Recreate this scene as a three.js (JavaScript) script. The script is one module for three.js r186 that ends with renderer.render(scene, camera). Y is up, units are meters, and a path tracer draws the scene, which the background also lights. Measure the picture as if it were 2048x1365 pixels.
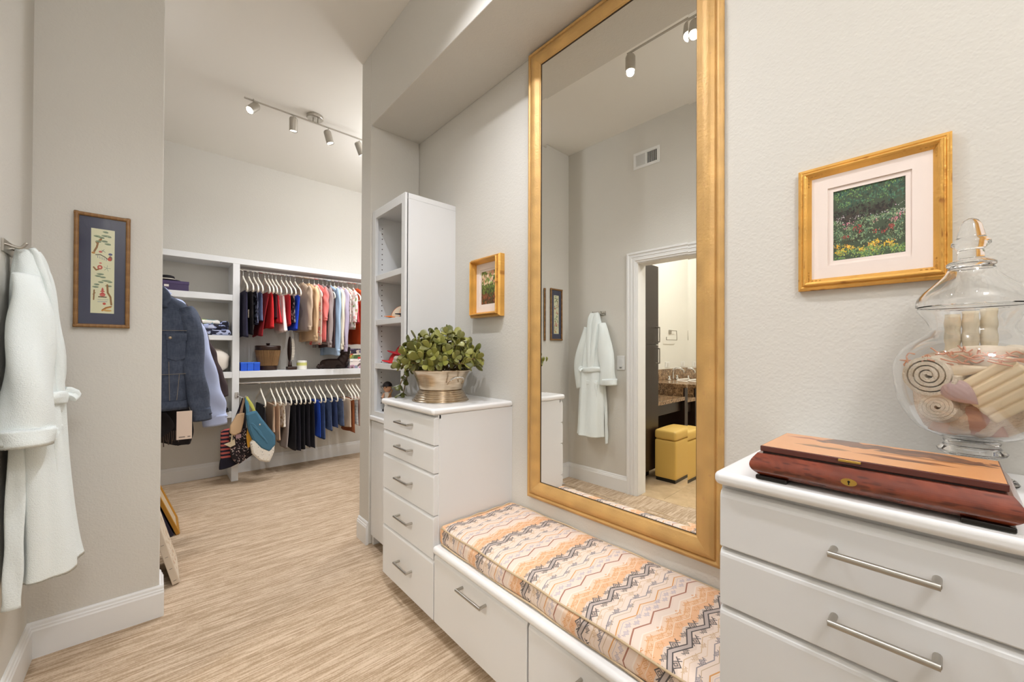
import * as THREE from 'three';
import { RoundedBoxGeometry } from 'three/addons/geometries/RoundedBoxGeometry.js';
import { mergeGeometries } from 'three/addons/utils/BufferGeometryUtils.js';

const { PI, sin, cos, abs, min, max, sqrt, floor, pow, hypot, atan2 } = Math;
const V3 = (x, y, z) => new THREE.Vector3(x, y, z);
const scene = new THREE.Scene();

// ---------- camera (wide lens at chest height, looking along the niche wall into the closet)
const camera = new THREE.PerspectiveCamera(2 * Math.atan(682.5 / 792.9) * 180 / PI, 2048 / 1365, 0.02, 40);
camera.position.set(0, 1.2, 0);
camera.rotation.order = 'YXZ';
camera.rotation.set(0.0057, -0.7327, 0.0051);
camera.setViewOffset(2048, 1365, 0, -15.2, 2048, 1365);
camera.updateProjectionMatrix();
scene.add(camera);

// ---------- renderer, exposure, lamp strengths
const renderer = new THREE.WebGLRenderer({ antialias: true });
renderer.toneMapping = THREE.LinearToneMapping;
renderer.toneMappingExposure = 1.07;
renderer.shadowMap.enabled = true;
renderer.shadowMap.type = THREE.PCFSoftShadowMap;
scene.background = new THREE.Color(0x000000);
const LAMP_COLOR = new THREE.Color().setRGB(0.96, 0.985, 1.055);
const BATH_COLOR = new THREE.Color().setRGB(1.0, 0.97, 0.92);
const ROOM_CD = 2.6, CLOSET_CD = 3.3, BATH_CD = 10, FILL_GLOBE_CD = 3.3;

// ---------- main dimensions (metres)
const XL = -0.36, XR = 1.32, CEIL = 3.05, ZP = -2.39, ZQ = -2.56, ZB = -4.66, ZREAR = 1.25, XC = 2.35;
const XN = 0.985;                 // face of the niche pier and soffit
const ZN = -2.41;                 // niche end wall
const SOFFIT = 2.594;
// ---------- helpers
function rng(seed) { let a = seed >>> 0; return () => { a |= 0; a = a + 0x6D2B79F5 | 0; let t = Math.imul(a ^ a >>> 15, 1 | a); t = t + Math.imul(t ^ t >>> 7, 61 | t) ^ t; return ((t ^ t >>> 14) >>> 0) / 4294967296; }; }
const hash2 = (x, y, s) => { let h = (x * 374761393 + y * 668265263 + s * 974711) | 0; h = Math.imul(h ^ h >>> 13, 1274126177); return ((h ^ h >>> 16) >>> 0) / 4294967296; };
function vnoise(x, y, px, py, s) {
  const xi = floor(x), yi = floor(y), fx = x - xi, fy = y - yi, u = fx * fx * (3 - 2 * fx), v = fy * fy * (3 - 2 * fy), m = (a, b) => ((a % b) + b) % b;
  const a = hash2(m(xi, px), m(yi, py), s), b = hash2(m(xi + 1, px), m(yi, py), s), c = hash2(m(xi, px), m(yi + 1, py), s), d = hash2(m(xi + 1, px), m(yi + 1, py), s);
  return a + (b - a) * u + (c - a) * v + (a - b - c + d) * u * v;
}
const clamp = (v, a = 0, b = 1) => min(b, max(a, v));
const lerp = (a, b, t) => a + (b - a) * t;
const smooth = (a, b, v) => { const t = clamp((v - a) / (b - a)); return t * t * (3 - 2 * t); };
const lin = c => c <= 0.04045 ? c / 12.92 : pow((c + 0.055) / 1.055, 2.4);
function rgb(hex) { return [(hex >> 16 & 255), (hex >> 8 & 255), (hex & 255)]; }
function dataTex(w, h, fn, srgb, rx = 1, ry = 1) {
  const d = new Uint8Array(w * h * 4);
  for (let y = 0; y < h; y++) for (let x = 0; x < w; x++) { const c = fn(x / w, y / h, x, y), i = (y * w + x) * 4; d[i] = clamp(c[0], 0, 255); d[i + 1] = clamp(c[1], 0, 255); d[i + 2] = clamp(c[2], 0, 255); d[i + 3] = 255; }
  const t = new THREE.DataTexture(d, w, h, THREE.RGBAFormat); t.wrapS = t.wrapT = THREE.RepeatWrapping; t.magFilter = THREE.LinearFilter; t.minFilter = THREE.LinearMipmapLinearFilter; t.generateMipmaps = true;
  if (srgb) t.colorSpace = THREE.SRGBColorSpace; t.repeat.set(rx, ry); t.needsUpdate = true; return t;
}
function canvasTex(w, h, draw, rx = 1, ry = 1) {
  const c = document.createElement('canvas'); c.width = w; c.height = h; draw(c.getContext('2d'), w, h);
  const t = new THREE.CanvasTexture(c); t.colorSpace = THREE.SRGBColorSpace; t.wrapS = t.wrapT = THREE.RepeatWrapping; t.repeat.set(rx, ry); t.magFilter = THREE.LinearFilter; return t;
}
function std(color, roughness = 0.6, o = {}) { return new THREE.MeshStandardMaterial({ color, roughness, metalness: 0, ...o }); }
function phys(color, roughness = 0.4, o = {}) { return new THREE.MeshPhysicalMaterial({ color, roughness, metalness: 0, ...o }); }

function boxUV(g) {                                                   // uv in metres, by the main direction of each triangle
  const n = g.index ? g.toNonIndexed() : g, p = n.attributes.position, uv = new Float32Array(p.count * 2), a = V3(), b = V3(), c = V3();
  for (let i = 0; i < p.count; i += 3) {
    a.fromBufferAttribute(p, i); b.fromBufferAttribute(p, i + 1); c.fromBufferAttribute(p, i + 2);
    const nn = b.clone().sub(a).cross(c.clone().sub(a)), ax = abs(nn.x), ay = abs(nn.y), az = abs(nn.z);
    [a, b, c].forEach((q, k) => { const j = (i + k) * 2; if (ax >= ay && ax >= az) { uv[j] = q.z; uv[j + 1] = q.y; } else if (ay >= az) { uv[j] = q.x; uv[j + 1] = q.z; } else { uv[j] = q.x; uv[j + 1] = q.y; } });
  }
  n.setAttribute('uv', new THREE.BufferAttribute(uv, 2)); return n;
}
function prep(g) { const n = g.index ? g.toNonIndexed() : g; for (const k of Object.keys(n.attributes)) if (!['position', 'normal', 'uv'].includes(k)) n.deleteAttribute(k); if (!n.attributes.uv) boxUV(n); return n; }
function join(list) { const a = (Array.isArray(list) ? list : [list]); return a.length === 1 ? a[0] : mergeGeometries(a.map(prep)); }
function box(w, h, d, x = 0, y = 0, z = 0, r = 0.002, seg = 1) {
  const g = r > 0 ? new RoundedBoxGeometry(w, h, d, seg, min(r, w / 2.01, h / 2.01, d / 2.01)) : new THREE.BoxGeometry(w, h, d);
  g.translate(x, y, z); return boxUV(g);
}
const span = (x0, x1, y0, y1, z0, z1, r = 0.002, seg = 1) => box(x1 - x0, y1 - y0, z1 - z0, (x0 + x1) / 2, (y0 + y1) / 2, (z0 + z1) / 2, r, seg);
function tube(pts, r, seg = 24, rad = 8, closed = false) { const c = new THREE.CatmullRomCurve3(pts.map(p => p.isVector3 ? p : V3(...p)), closed, 'catmullrom', 0.5); const g = new THREE.TubeGeometry(c, seg, r, rad, closed); return prep(closed ? g : join([g, ...[0, 1].map(e => { const s = new THREE.SphereGeometry(r, rad, 5); const q = c.getPoint(e); s.translate(q.x, q.y, q.z); return s; })])); }
function bar(a, b, r, rad = 10) { const A = V3(...a), B = V3(...b), L = A.distanceTo(B), g = new THREE.CylinderGeometry(r, r, L, rad); g.translate(0, L / 2, 0); g.applyQuaternion(new THREE.Quaternion().setFromUnitVectors(V3(0, 1, 0), B.clone().sub(A).normalize())); g.translate(A.x, A.y, A.z); return prep(g); }
function lathe(prof, seg = 48) { return prep(new THREE.LatheGeometry(prof.map(p => new THREE.Vector2(p[0], p[1])), seg)); }
function ball(r, x, y, z, sx = 1, sy = 1, sz = 1, seg = 16) { const g = new THREE.SphereGeometry(r, seg, max(6, floor(seg * 0.7))); g.scale(sx, sy, sz); g.translate(x, y, z); return prep(g); }
function move(g, x, y, z) { g.translate(x, y, z); return g; }
function extrude(pts, depth, bevel = 0, curve = 6) {                // outline in x-y, thickness along z, centred
  const s = new THREE.Shape(pts.map(p => new THREE.Vector2(p[0], p[1])));
  const g = new THREE.ExtrudeGeometry(s, { depth: depth - 2 * bevel, bevelEnabled: bevel > 0, bevelSize: bevel, bevelThickness: bevel, bevelSegments: 2, curveSegments: curve, steps: 1 });
  g.translate(0, 0, -(depth - 2 * bevel) / 2); return prep(g);
}
function catmull(v, t) {                                            // interpolate an array of arrays at t in 0..1
  const n = v.length - 1, f = clamp(t) * n, i = min(n - 1, floor(f)), u = f - i, g = k => v[clamp(k, 0, n)], a = g(i - 1), b = g(i), c = g(i + 1), d = g(i + 2);
  return b.map((_, k) => 0.5 * (2 * b[k] + (c[k] - a[k]) * u + (2 * a[k] - 5 * b[k] + 4 * c[k] - d[k]) * u * u + (3 * b[k] - a[k] - 3 * c[k] + d[k]) * u * u * u));
}
// a closed cloth or soft body: rings [y, cx, cz, rx, rz] from top to bottom, with folds that grow downwards
function ringBody(rings, o = {}) {
  const { nA = 40, nT = 22, folds = 5, amp = 0.004, grow = 1, seed = 1, e = 0.75, phase = 0, wob = 0.003, hem = 0, capTop = true } = o, R = rng(seed), ph = R() * 6.28, ph2 = R() * 6.28, ph3 = R() * 6.28;
  const pos = [], uv = [], idx = [];
  for (let j = 0; j <= nT; j++) {
    const t = j / nT, [y, cx, cz, rx, rz] = catmull(rings, t), f = amp * (1 - grow + grow * t);
    for (let i = 0; i <= nA; i++) {
      const a = i / nA * 2 * PI + phase, ca = cos(a), sa = sin(a), d = f * sin(folds * a + ph + 0.8 * sin(t * 5 + ph2)) + f * 0.5 * sin(folds * 1.7 * 0 + (folds + 3) * a + ph3 - t * 2) + wob * sin(a * 2 + t * 9 + ph2);
      const X = Math.sign(ca) * pow(abs(ca), e) * max(0.0015, rx + d * (rx > rz ? 0.5 : 1)), Z = Math.sign(sa) * pow(abs(sa), e) * max(0.0015, rz + d * (rx > rz ? 1 : 0.5));
      pos.push(cx + X, y + (j === nT ? hem * sin(a * 2 + ph) : 0), cz + Z); uv.push(i / nA * PI * (rx + rz), y);
    }
  }
  const W = nA + 1;
  for (let j = 0; j < nT; j++) for (let i = 0; i < nA; i++) { const p = j * W + i; idx.push(p, p + 1, p + W, p + 1, p + W + 1, p + W); }
  for (const [row, flip] of [[0, 0], [nT, 1]]) { if (row === 0 && !capTop) continue; const r0 = catmull(rings, row / nT), c = pos.length / 3; pos.push(r0[1], r0[0] + (flip ? 0.004 : 0), r0[2]); uv.push(0, r0[0]); for (let i = 0; i < nA; i++) flip ? idx.push(c, row * W + i, row * W + i + 1) : idx.push(c, row * W + i + 1, row * W + i); }
  const g = new THREE.BufferGeometry(); g.setAttribute('position', new THREE.Float32BufferAttribute(pos, 3)); g.setAttribute('uv', new THREE.Float32BufferAttribute(uv, 2)); g.setIndex(idx); g.computeVertexNormals();
  return prep(g);
}
// a sleeve, strap or limb: points [x, y, z, ra, rb]; ra lies along `side`, rb across it
function limb(points, side = [1, 0, 0], o = {}) {
  const { nA = 20, nT = 24, amp = 0.002, seed = 3, e = 0.85, wr = 3 } = o, R = rng(seed), p1 = R() * 6, p2 = R() * 6, S0 = V3(...side), pos = [], uv = [], idx = [], W = nA + 1; let L = 0, last = null;
  for (let j = 0; j <= nT; j++) {
    const t = j / nT, q = catmull(points, t), q2 = catmull(points, min(1, t + 0.02)), q1 = catmull(points, max(0, t - 0.02));
    const T = V3(q2[0] - q1[0], q2[1] - q1[1], q2[2] - q1[2]).normalize(), B = T.clone().cross(S0).normalize(), A = B.clone().cross(T).normalize(); const P = V3(q[0], q[1], q[2]); if (last) L += P.distanceTo(last); last = P;
    for (let i = 0; i <= nA; i++) { const a = i / nA * 2 * PI, d = amp * sin(3 * a + p1 + t * 4) + amp * sin(t * wr * 6.28 + 2 * a + p2), ca = cos(a), sa = sin(a); const v = P.clone().addScaledVector(A, Math.sign(ca) * pow(abs(ca), e) * max(0.001, q[3] + d)).addScaledVector(B, Math.sign(sa) * pow(abs(sa), e) * max(0.001, q[4] + d)); pos.push(v.x, v.y, v.z); uv.push(i / nA * PI * (q[3] + q[4]), L); }
  }
  for (let j = 0; j < nT; j++) for (let i = 0; i < nA; i++) { const p = j * W + i; idx.push(p, p + 1, p + W, p + 1, p + W + 1, p + W); }
  for (const [row, t, f] of [[0, 0, 0], [nT, 1, 1]]) { const q = catmull(points, t), c = pos.length / 3; pos.push(q[0], q[1], q[2]); uv.push(0, f * L); for (let i = 0; i < nA; i++) f ? idx.push(c, row * W + i, row * W + i + 1) : idx.push(c, row * W + i + 1, row * W + i); }
  const g = new THREE.BufferGeometry(); g.setAttribute('position', new THREE.Float32BufferAttribute(pos, 3)); g.setAttribute('uv', new THREE.Float32BufferAttribute(uv, 2)); g.setIndex(idx); g.computeVertexNormals(); return prep(g);
}
// a soft block: box with rounded edges and a surface that swells and dents
function softBox(w, h, d, r, n = [24, 8, 24], disp = null) {
  const g = new THREE.BoxGeometry(w, h, d, ...n), p = g.attributes.position, v = V3(), q = V3();
  const ease = (x, H) => { const k = x / H; return H * (k + 0.16 * sin(PI * k)); };
  for (let i = 0; i < p.count; i++) {
    v.fromBufferAttribute(p, i); v.set(ease(v.x, w / 2), ease(v.y, h / 2), ease(v.z, d / 2)); q.set(clamp(v.x, -w / 2 + r, w / 2 - r), clamp(v.y, -h / 2 + r, h / 2 - r), clamp(v.z, -d / 2 + r, d / 2 - r));
    const u = v.clone().sub(q), L = u.length(); if (L > 1e-6) v.copy(q).addScaledVector(u, r / L); if (disp) disp(v); p.setXYZ(i, v.x, v.y, v.z);
  }
  g.computeVertexNormals(); return boxUVkeep(g);
}
function boxUVkeep(g) { const n = g.toNonIndexed(); return boxUV(n); }

// ---------- naming and adding
const used = {};
function numbered(n) { used[n] = (used[n] || 0) + 1; return used[n] === 1 ? n : n + '_' + String(used[n] - 1).padStart(3, '0'); }
function shade(m) { m.castShadow = true; m.receiveShadow = true; return m; }
function part(name, geos, material, parent, label) { const m = shade(new THREE.Mesh(join(geos), material)); m.name = name; parent.add(m); if (label) m.userData.label = label; return m; }
function thing(name, label, category, p = [0, 0, 0], turn = 0, group) { const o = new THREE.Group(); o.name = numbered(name); o.position.set(...p); o.rotation.y = turn; o.userData = { label, category }; if (group) o.userData.group = group; scene.add(o); return o; }
function solo(name, label, category, geos, material, p = [0, 0, 0], turn = 0, group) { const m = shade(new THREE.Mesh(join(geos), material)); m.name = numbered(name); m.position.set(...p); m.rotation.y = turn; m.userData = { label, category }; if (group) m.userData.group = group; scene.add(m); return m; }
function struct(name, geos, material) { const m = shade(new THREE.Mesh(join(geos), material)); m.name = numbered(name); m.userData.kind = 'structure'; scene.add(m); return m; }
function lampLight(l) { l.castShadow = true; l.shadow.mapSize.set(1024, 1024); l.shadow.bias = -0.0005; scene.add(l); if (l.target) scene.add(l.target); return l; }

// ---------- shared materials
const peel = dataTex(512, 512, (u, v) => { const a = vnoise(u * 110, v * 110, 110, 110, 1), b = vnoise(u * 47, v * 47, 47, 47, 2), c = vnoise(u * 220, v * 220, 220, 220, 3); const k = 255 * clamp(0.15 + 0.55 * smooth(0.35, 0.75, a * 0.55 + b * 0.45) + 0.2 * c); return [k, k, k]; }, false, 2, 2);
const wallMat = std(0xd6d2c9, 0.82, { bumpMap: peel, bumpScale: 0.0005 });
const ceilMat = std(0xefebe2, 0.9);
const trimMat = std(0xe9e8e5, 0.4);
const whiteMat = phys(0xe4e4e3, 0.36);
const topMat = phys(0xf0efed, 0.3, { clearcoat: 0.15, clearcoatRoughness: 0.3 });
const nickel = std(0xb9b4ab, 0.32, { metalness: 1 });
const chrome = std(0xdedede, 0.12, { metalness: 1 });
const brass = std(0xd0ab58, 0.3, { metalness: 1 });
const blackMat = std(0x15130f, 0.35);
const darkMat = std(0x0c0a09, 0.9);
const glassPane = phys(0xffffff, 0.02, { transmission: 1, thickness: 0, ior: 1.5 });
// ---------- mitred frame: profile [across, out] swept round a rectangle; local x-y plane, facing +z
function mitred(w, h, prof) {                                        // returns four sides: bottom, right, top, left
  const out = [];
  const side = (L, turn, off) => {                                    // a side lying along x, inner edge towards +y
    const pos = [], uv = [], n = prof.length;
    for (let i = 0; i < n - 1; i++) { const [a0, o0] = prof[i], [a1, o1] = prof[i + 1]; const q = [[-L / 2 + a0, a0, o0], [L / 2 - a0, a0, o0], [L / 2 - a1, a1, o1], [-L / 2 + a1, a1, o1]]; for (const k of [0, 1, 2, 0, 2, 3]) { pos.push(...q[k]); uv.push(q[k][0], q[k][1] + off); } }
    const g = new THREE.BufferGeometry(); g.setAttribute('position', new THREE.Float32BufferAttribute(pos, 3)); g.setAttribute('uv', new THREE.Float32BufferAttribute(uv, 2)); g.computeVertexNormals(); return g;
  };
  for (let k = 0; k < 4; k++) { const L = k % 2 ? h : w, g = side(L, k, k * 0.3); g.translate(0, -(k % 2 ? w : h) / 2, 0); g.rotateZ(k * PI / 2); out.push(g); }
  return out;
}
const rounded = (pts, n = 4) => { const o = []; for (let i = 0; i <= (pts.length - 1) * n; i++) o.push(catmull(pts, i / ((pts.length - 1) * n))); return o; };
// ---------- structure
const streak = (u, v) => { const r = v * 190, a = vnoise(u * 9 + 5 * hash2(floor(r), 3, 9), r, 9, 190, 11), b = vnoise(u * 26, v * 380, 26, 380, 12), c = vnoise(u * 5, v * 60, 5, 60, 13), d = vnoise(u * 300, v * 300, 300, 300, 14); return 0.38 * a + 0.34 * b + 0.12 * c + 0.16 * d; };
const carpetMap = dataTex(1024, 1024, (u, v) => { const k = smooth(0.25, 0.76, streak(u, v)); return [lerp(163, 211, k), lerp(138, 188, k), lerp(109, 162, k)]; }, true, 1 / 1.1, 1 / 1.1);
const carpetBump = dataTex(1024, 1024, (u, v) => { const k = 255 * streak(u, v); return [k, k, k]; }, false, 1 / 1.1, 1 / 1.1);
const carpetMat = std(0xffffff, 0.95, { map: carpetMap, bumpMap: carpetBump, bumpScale: 0.003 });
struct('floor', [span(XL - 0.06, XC, -0.1, 0, ZP - 0.05, ZREAR, 0), span(-0.7, XC, -0.1, 0, ZB - 0.1, ZP - 0.05, 0)], carpetMat);
struct('ceiling', span(-0.96, XC + 0.1, CEIL, CEIL + 0.1, ZB - 0.15, ZREAR + 0.1, 0), ceilMat);
struct('wall_back', span(-0.77, XC + 0.1, 0, CEIL, ZB - 0.1, ZB, 0), wallMat);
struct('wall_right', span(XR, XR + 0.12, 0, CEIL, ZQ, ZREAR + 0.1, 0), wallMat);
struct('wall_closet_right', span(XC, XC + 0.1, 0, CEIL, ZB, ZQ, 0), wallMat);
struct('wall_closet_front', span(XR + 0.12, XC, 0, CEIL, ZQ, ZQ + 0.12, 0), wallMat);
struct('wall_pier', span(XN, XR, 0, CEIL, ZQ, ZN, 0.006, 2), wallMat);
struct('wall_soffit', span(XN, XR, SOFFIT, CEIL, ZN, ZREAR, 0.004, 2), wallMat);
struct('wall_partition', span(-0.77, 0.022, 0, CEIL, ZQ, ZP, 0.006, 2), wallMat);
struct('wall_closet_left', span(-0.77, -0.65, 0, CEIL, ZB, ZQ, 0), wallMat);
const DO0 = -1.69, DO1 = -0.83, DH = 1.93;
struct('wall_left', [span(XL - 0.12, XL, 0, CEIL, ZP, DO0, 0), span(XL - 0.12, XL, DH, CEIL, DO0, DO1, 0), span(XL - 0.12, XL, 0, CEIL, DO1, ZREAR + 0.1, 0)], wallMat);
struct('wall_rear', span(XL, XR, 0, CEIL, ZREAR, ZREAR + 0.1, 0), wallMat);
// baseboards: ogee profile swept along straight runs
function baseProfile(len) { const s = [[0, 0], [0.016, 0], [0.016, 0.105], [0.013, 0.111], [0.0125, 0.117], [0.009, 0.121], [0.0075, 0.13], [0.004, 0.136], [0, 0.137]]; return extrude(s, len); }
function baseRun(a, b, side) {                                       // from a to b on plan, board on the given side
  const A = V3(a[0], 0, a[1]), B = V3(b[0], 0, b[1]), L = A.distanceTo(B), g = baseProfile(L); g.rotateY(side); g.translate((A.x + B.x) / 2, 0, (A.z + B.z) / 2); return boxUV(g);
}
struct('baseboard_partition', [baseRun([XL, ZP], [0.037, ZP], -PI / 2), baseRun([0.022, ZP + 0.004], [0.022, ZQ], 0)], trimMat);
struct('baseboard_left', baseRun([XL, ZP], [XL, -1.76], 0), trimMat);
struct('baseboard_back', baseRun([-0.65, ZB], [XC, ZB], -PI / 2), trimMat);
struct('baseboard_pier', [baseRun([XN, ZN + 0.0], [XN, ZQ], PI)], trimMat);
// doorway: jamb and stepped casing
struct('trim_1', [span(XL - 0.125, XL + 0.004, 0, DH, DO0, DO0 + 0.018, 0.002), span(XL - 0.125, XL + 0.004, 0, DH, DO1 - 0.018, DO1, 0.002), span(XL - 0.125, XL + 0.004, DH - 0.018, DH, DO0, DO1, 0.002)], trimMat);
{ // stepped casing, mitred at the top corners
  const c = 0.088, w = DO1 - DO0 + 2 * c - 0.024, H = DH + c - 0.012, prof = [[0, 0], [0, 0.02], [0.003, 0.024], [0.016, 0.024], [0.02, 0.018], [0.034, 0.017], [0.04, 0.021], [0.044, 0.017], [0.064, 0.016], [0.069, 0.020], [0.076, 0.014], [0.085, 0.012], [c, 0.009], [c, 0]];
  const sides = mitred(w, H, prof).slice(1); sides.forEach((g, k) => { const p = g.attributes.position; if (k !== 1) for (let i = 0; i < p.count; i++) if (p.getY(i) < -H / 2 + c + 0.001) p.setY(i, -H / 2); g.translate(0, H / 2, 0); g.rotateY(PI / 2); g.translate(XL, 0, (DO0 + DO1) / 2); });
  struct('trim_2', sides, trimMat);
}
// ---------- track lights
const lampGlow = std(0xfff4e2, 0.5, { emissive: new THREE.Color(1, 0.93, 0.82), emissiveIntensity: 6 });
function trackHead(t, at, dir, cd, label) {
  const D = V3(...dir).normalize(), q = new THREE.Quaternion().setFromUnitVectors(V3(0, -1, 0), D), P = V3(...at);
  const put = g => { g.applyQuaternion(q); g.translate(P.x, P.y, P.z); return prep(g); };
  const h = part('lamp_head', [put(lathe([[0.0001, 0.05], [0.02, 0.05], [0.026, 0.044], [0.0285, 0.036], [0.0285, -0.05], [0.026, -0.052], [0.0255, -0.044], [0.0001, -0.040]], 28))], nickel, t);
  part('lamp_glass', put(lathe([[0.0001, -0.047], [0.012, -0.0485], [0.0235, -0.0465], [0.0235, -0.043], [0.0001, -0.042]], 24)), lampGlow, h);
  part('swivel', [bar([at[0], at[1] + 0.02, at[2]].map((v, i) => v - D.getComponent(i) * 0.03), [at[0], at[1] + 0.065, at[2]], 0.0045)], nickel, h);
  const l = new THREE.SpotLight(LAMP_COLOR, cd, 0, 1.25, 0.9, 2), F = P.clone().addScaledVector(D, 0.058); l.position.copy(F); l.target.position.copy(F).addScaledVector(D, 1); l.shadow.radius = 1; lampLight(l);
}
{
  const t = thing('track_light', 'brushed nickel rail of four swivel lamps on the closet ceiling, seen directly', 'track light');
  part('rail', [bar([0.455, 2.99, -3.36], [1.39, 2.99, -3.36], 0.006)], nickel, t);
  const c = lathe([[0.0001, 0], [0.056, 0], [0.06, -0.003], [0.06, -0.022], [0.055, -0.027], [0.0001, -0.028]], 36); c.translate(0.925, CEIL, -3.37);
  part('canopy', c, nickel, t); part('stem', bar([0.91, 3.03, -3.36], [0.91, 2.985, -3.36], 0.005), nickel, t); part('stem', bar([0.945, 3.03, -3.36], [0.945, 2.985, -3.36], 0.005), nickel, t);
  trackHead(t, [0.508, 2.93, -3.345], [-0.5, -0.72, 0.4], CLOSET_CD * 0.7);
  trackHead(t, [0.77, 2.92, -3.36], [0.03, -1, -0.12], CLOSET_CD);
  trackHead(t, [1.025, 2.915, -3.36], [0.25, -1, 0.1], CLOSET_CD);
  trackHead(t, [1.275, 2.91, -3.36], [0.45, -0.9, -0.1], CLOSET_CD);
}
{
  const t = thing('track_light', 'nickel track light reflected in the top of the gold framed mirror', 'track light');
  part('rail', [bar([0.53, 2.955, -1.26], [0.53, 2.955, 0.32], 0.006)], nickel, t);
  const c = lathe([[0.0001, 0], [0.056, 0], [0.06, -0.003], [0.06, -0.022], [0.055, -0.027], [0.0001, -0.028]], 36); c.translate(0.53, CEIL, -0.42);
  part('canopy', c, nickel, t); part('stem', bar([0.53, 3.03, -0.44], [0.53, 2.955, -0.44], 0.005), nickel, t); part('stem', bar([0.53, 3.03, -0.40], [0.53, 2.955, -0.40], 0.005), nickel, t);
  trackHead(t, [0.53, 2.89, -1.24], [0.1, -1, 0.05], ROOM_CD * 1.7);
  trackHead(t, [0.53, 2.89, -0.9], [0.4, -0.9, 0.1], ROOM_CD * 0.35);
  trackHead(t, [0.53, 2.89, -0.35], [-0.35, -0.8, -0.2], ROOM_CD * 0.8);  // head out of view, aimed to light the left wall and partition
  trackHead(t, [0.53, 2.89, 0.25], [-0.2, -1, 0.2], ROOM_CD * 0.35);  // head out of view, placed to light the near end of the room
}
for (const [label, x, z] of [['added round opal glass fill lamp behind the viewer, above the dressing room floor', 0.05, 0.8], ['added round opal glass fill lamp in the hidden closet corner beyond the pier', 1.95, -3.25]]) {  // unseen globes added as fill to brighten the ceilings and even out the walls
  const t = thing('unseen_ceiling_lamp', label, 'lamp', [x, CEIL, z]); part('lamp_base', lathe([[0.0001, 0], [0.11, 0], [0.11, -0.025], [0.0001, -0.025]], 36), nickel, t); part('lamp_glass', lathe([[0.0001, -0.19], [0.05, -0.182], [0.1, -0.15], [0.125, -0.1], [0.115, -0.05], [0.085, -0.025], [0.0001, -0.025]], 36), std(0xffffff, 0.4, { emissive: new THREE.Color(1, 0.97, 0.93), emissiveIntensity: 2 }), t);
  const g = new THREE.PointLight(LAMP_COLOR, z > 0 ? FILL_GLOBE_CD : FILL_GLOBE_CD * 0.85, 0, 2); g.position.set(x, CEIL - 0.23, z); g.shadow.radius = 8; lampLight(g);
}
// ---------- fitted cabinets along the niche wall
const XD = 0.88, HTOP = 0.953;
function pull(parent, z, y, len = 0.13) {                            // slim bar pull with two posts
  const x = XD - 0.032;
  return part('handle', [bar([x, y, z - len / 2], [x, y, z + len / 2], 0.0055, 14), bar([x, y, z - len / 2 + 0.004], [XD + 0.001, y, z - len / 2 + 0.004], 0.0055, 12), bar([x, y, z + len / 2 - 0.004], [XD + 0.001, y, z + len / 2 - 0.004], 0.0055, 12)], nickel, parent);
}
function slabFront(z0, z1, y0, y1) {                                 // drawer face with a rounded top edge
  const t = 0.02, h = y1 - y0, s = [[0, 0.002], [0.002, 0], [t, 0], [t, h - 0.001], [t - 0.004, h], [0.010, h], [0.004, h - 0.003], [0.001, h - 0.008], [0, h - 0.013]];
  const g = extrude(s.map(([x, y]) => [x, y]), z1 - z0, 0.0025); g.translate(XD, y0, (z0 + z1) / 2); return boxUV(g);
}
function topBoard(x0, x1, y1, z0, z1, th = 0.028, r = 0.012) {       // worktop with a bull-nosed front
  return box(x1 - x0, th, z1 - z0, (x0 + x1) / 2, y1 - th / 2, (z0 + z1) / 2, r, 4);
}
function dresser(z0, z1, label) {
  const t = thing('dresser', label, 'dresser');
  part('worktop', topBoard(XD - 0.014, XR, HTOP, z0 - 0.006, z1 + 0.006), topMat, t);
  part('cabinet_body', [span(XD + 0.021, XR, 0.062, HTOP - 0.028, z0, z0 + 0.018, 0.001), span(XD + 0.021, XR, 0.062, HTOP - 0.028, z1 - 0.018, z1, 0.001), span(XD + 0.021, XR, 0.062, 0.08, z0, z1, 0.001), span(XD + 0.03, XR, 0.08, HTOP - 0.028, z0 + 0.018, z1 - 0.018, 0), span(XD + 0.018, XD + 0.03, HTOP - 0.045, HTOP - 0.028, z0, z1, 0.001)], whiteMat, t);
  part('toe_kick', span(XD + 0.07, XR, 0, 0.062, z0, z1, 0), whiteMat, t);
  const tops = [0.912, 0.79, 0.671, 0.493, 0.308], lows = [0.798, 0.679, 0.501, 0.316, 0.063], hy = [0.86, 0.744, 0.592, 0.41, 0.19];
  tops.forEach((y1, i) => { const d = part('drawer', slabFront(z0 + 0.003, z1 - 0.003, lows[i], y1), whiteMat, t); pull(d, (z0 + z1) / 2, hy[i]); });
  return t;
}
dresser(-1.965, -1.462, 'tall white five drawer dresser under the silver planter of green jade plant');
dresser(-0.328, 0.175, 'white drawer dresser under the wooden jewellery box and glass jar');
{
  const t = thing('storage_bench', 'low white bench with two deep drawers under the zigzag cushion', 'bench');
  const z0 = -1.461, z1 = -0.329;
  part('seat_board', topBoard(XD - 0.012, XR, 0.381, z0, z1, 0.034, 0.015), topMat, t);
  part('cabinet_body', [span(XD + 0.021, XR, 0.062, 0.347, z0, z1, 0.001)], whiteMat, t);
  part('toe_kick', span(XD + 0.07, XR, 0, 0.062, z0, z1, 0), whiteMat, t);
  for (const [a, b] of [[z0 + 0.003, -0.899], [-0.892, z1 - 0.003]]) { const d = part('drawer', slabFront(a, b, 0.063, 0.341), whiteMat, t); pull(d, (a + b) / 2, 0.297, 0.15); }
}
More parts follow.
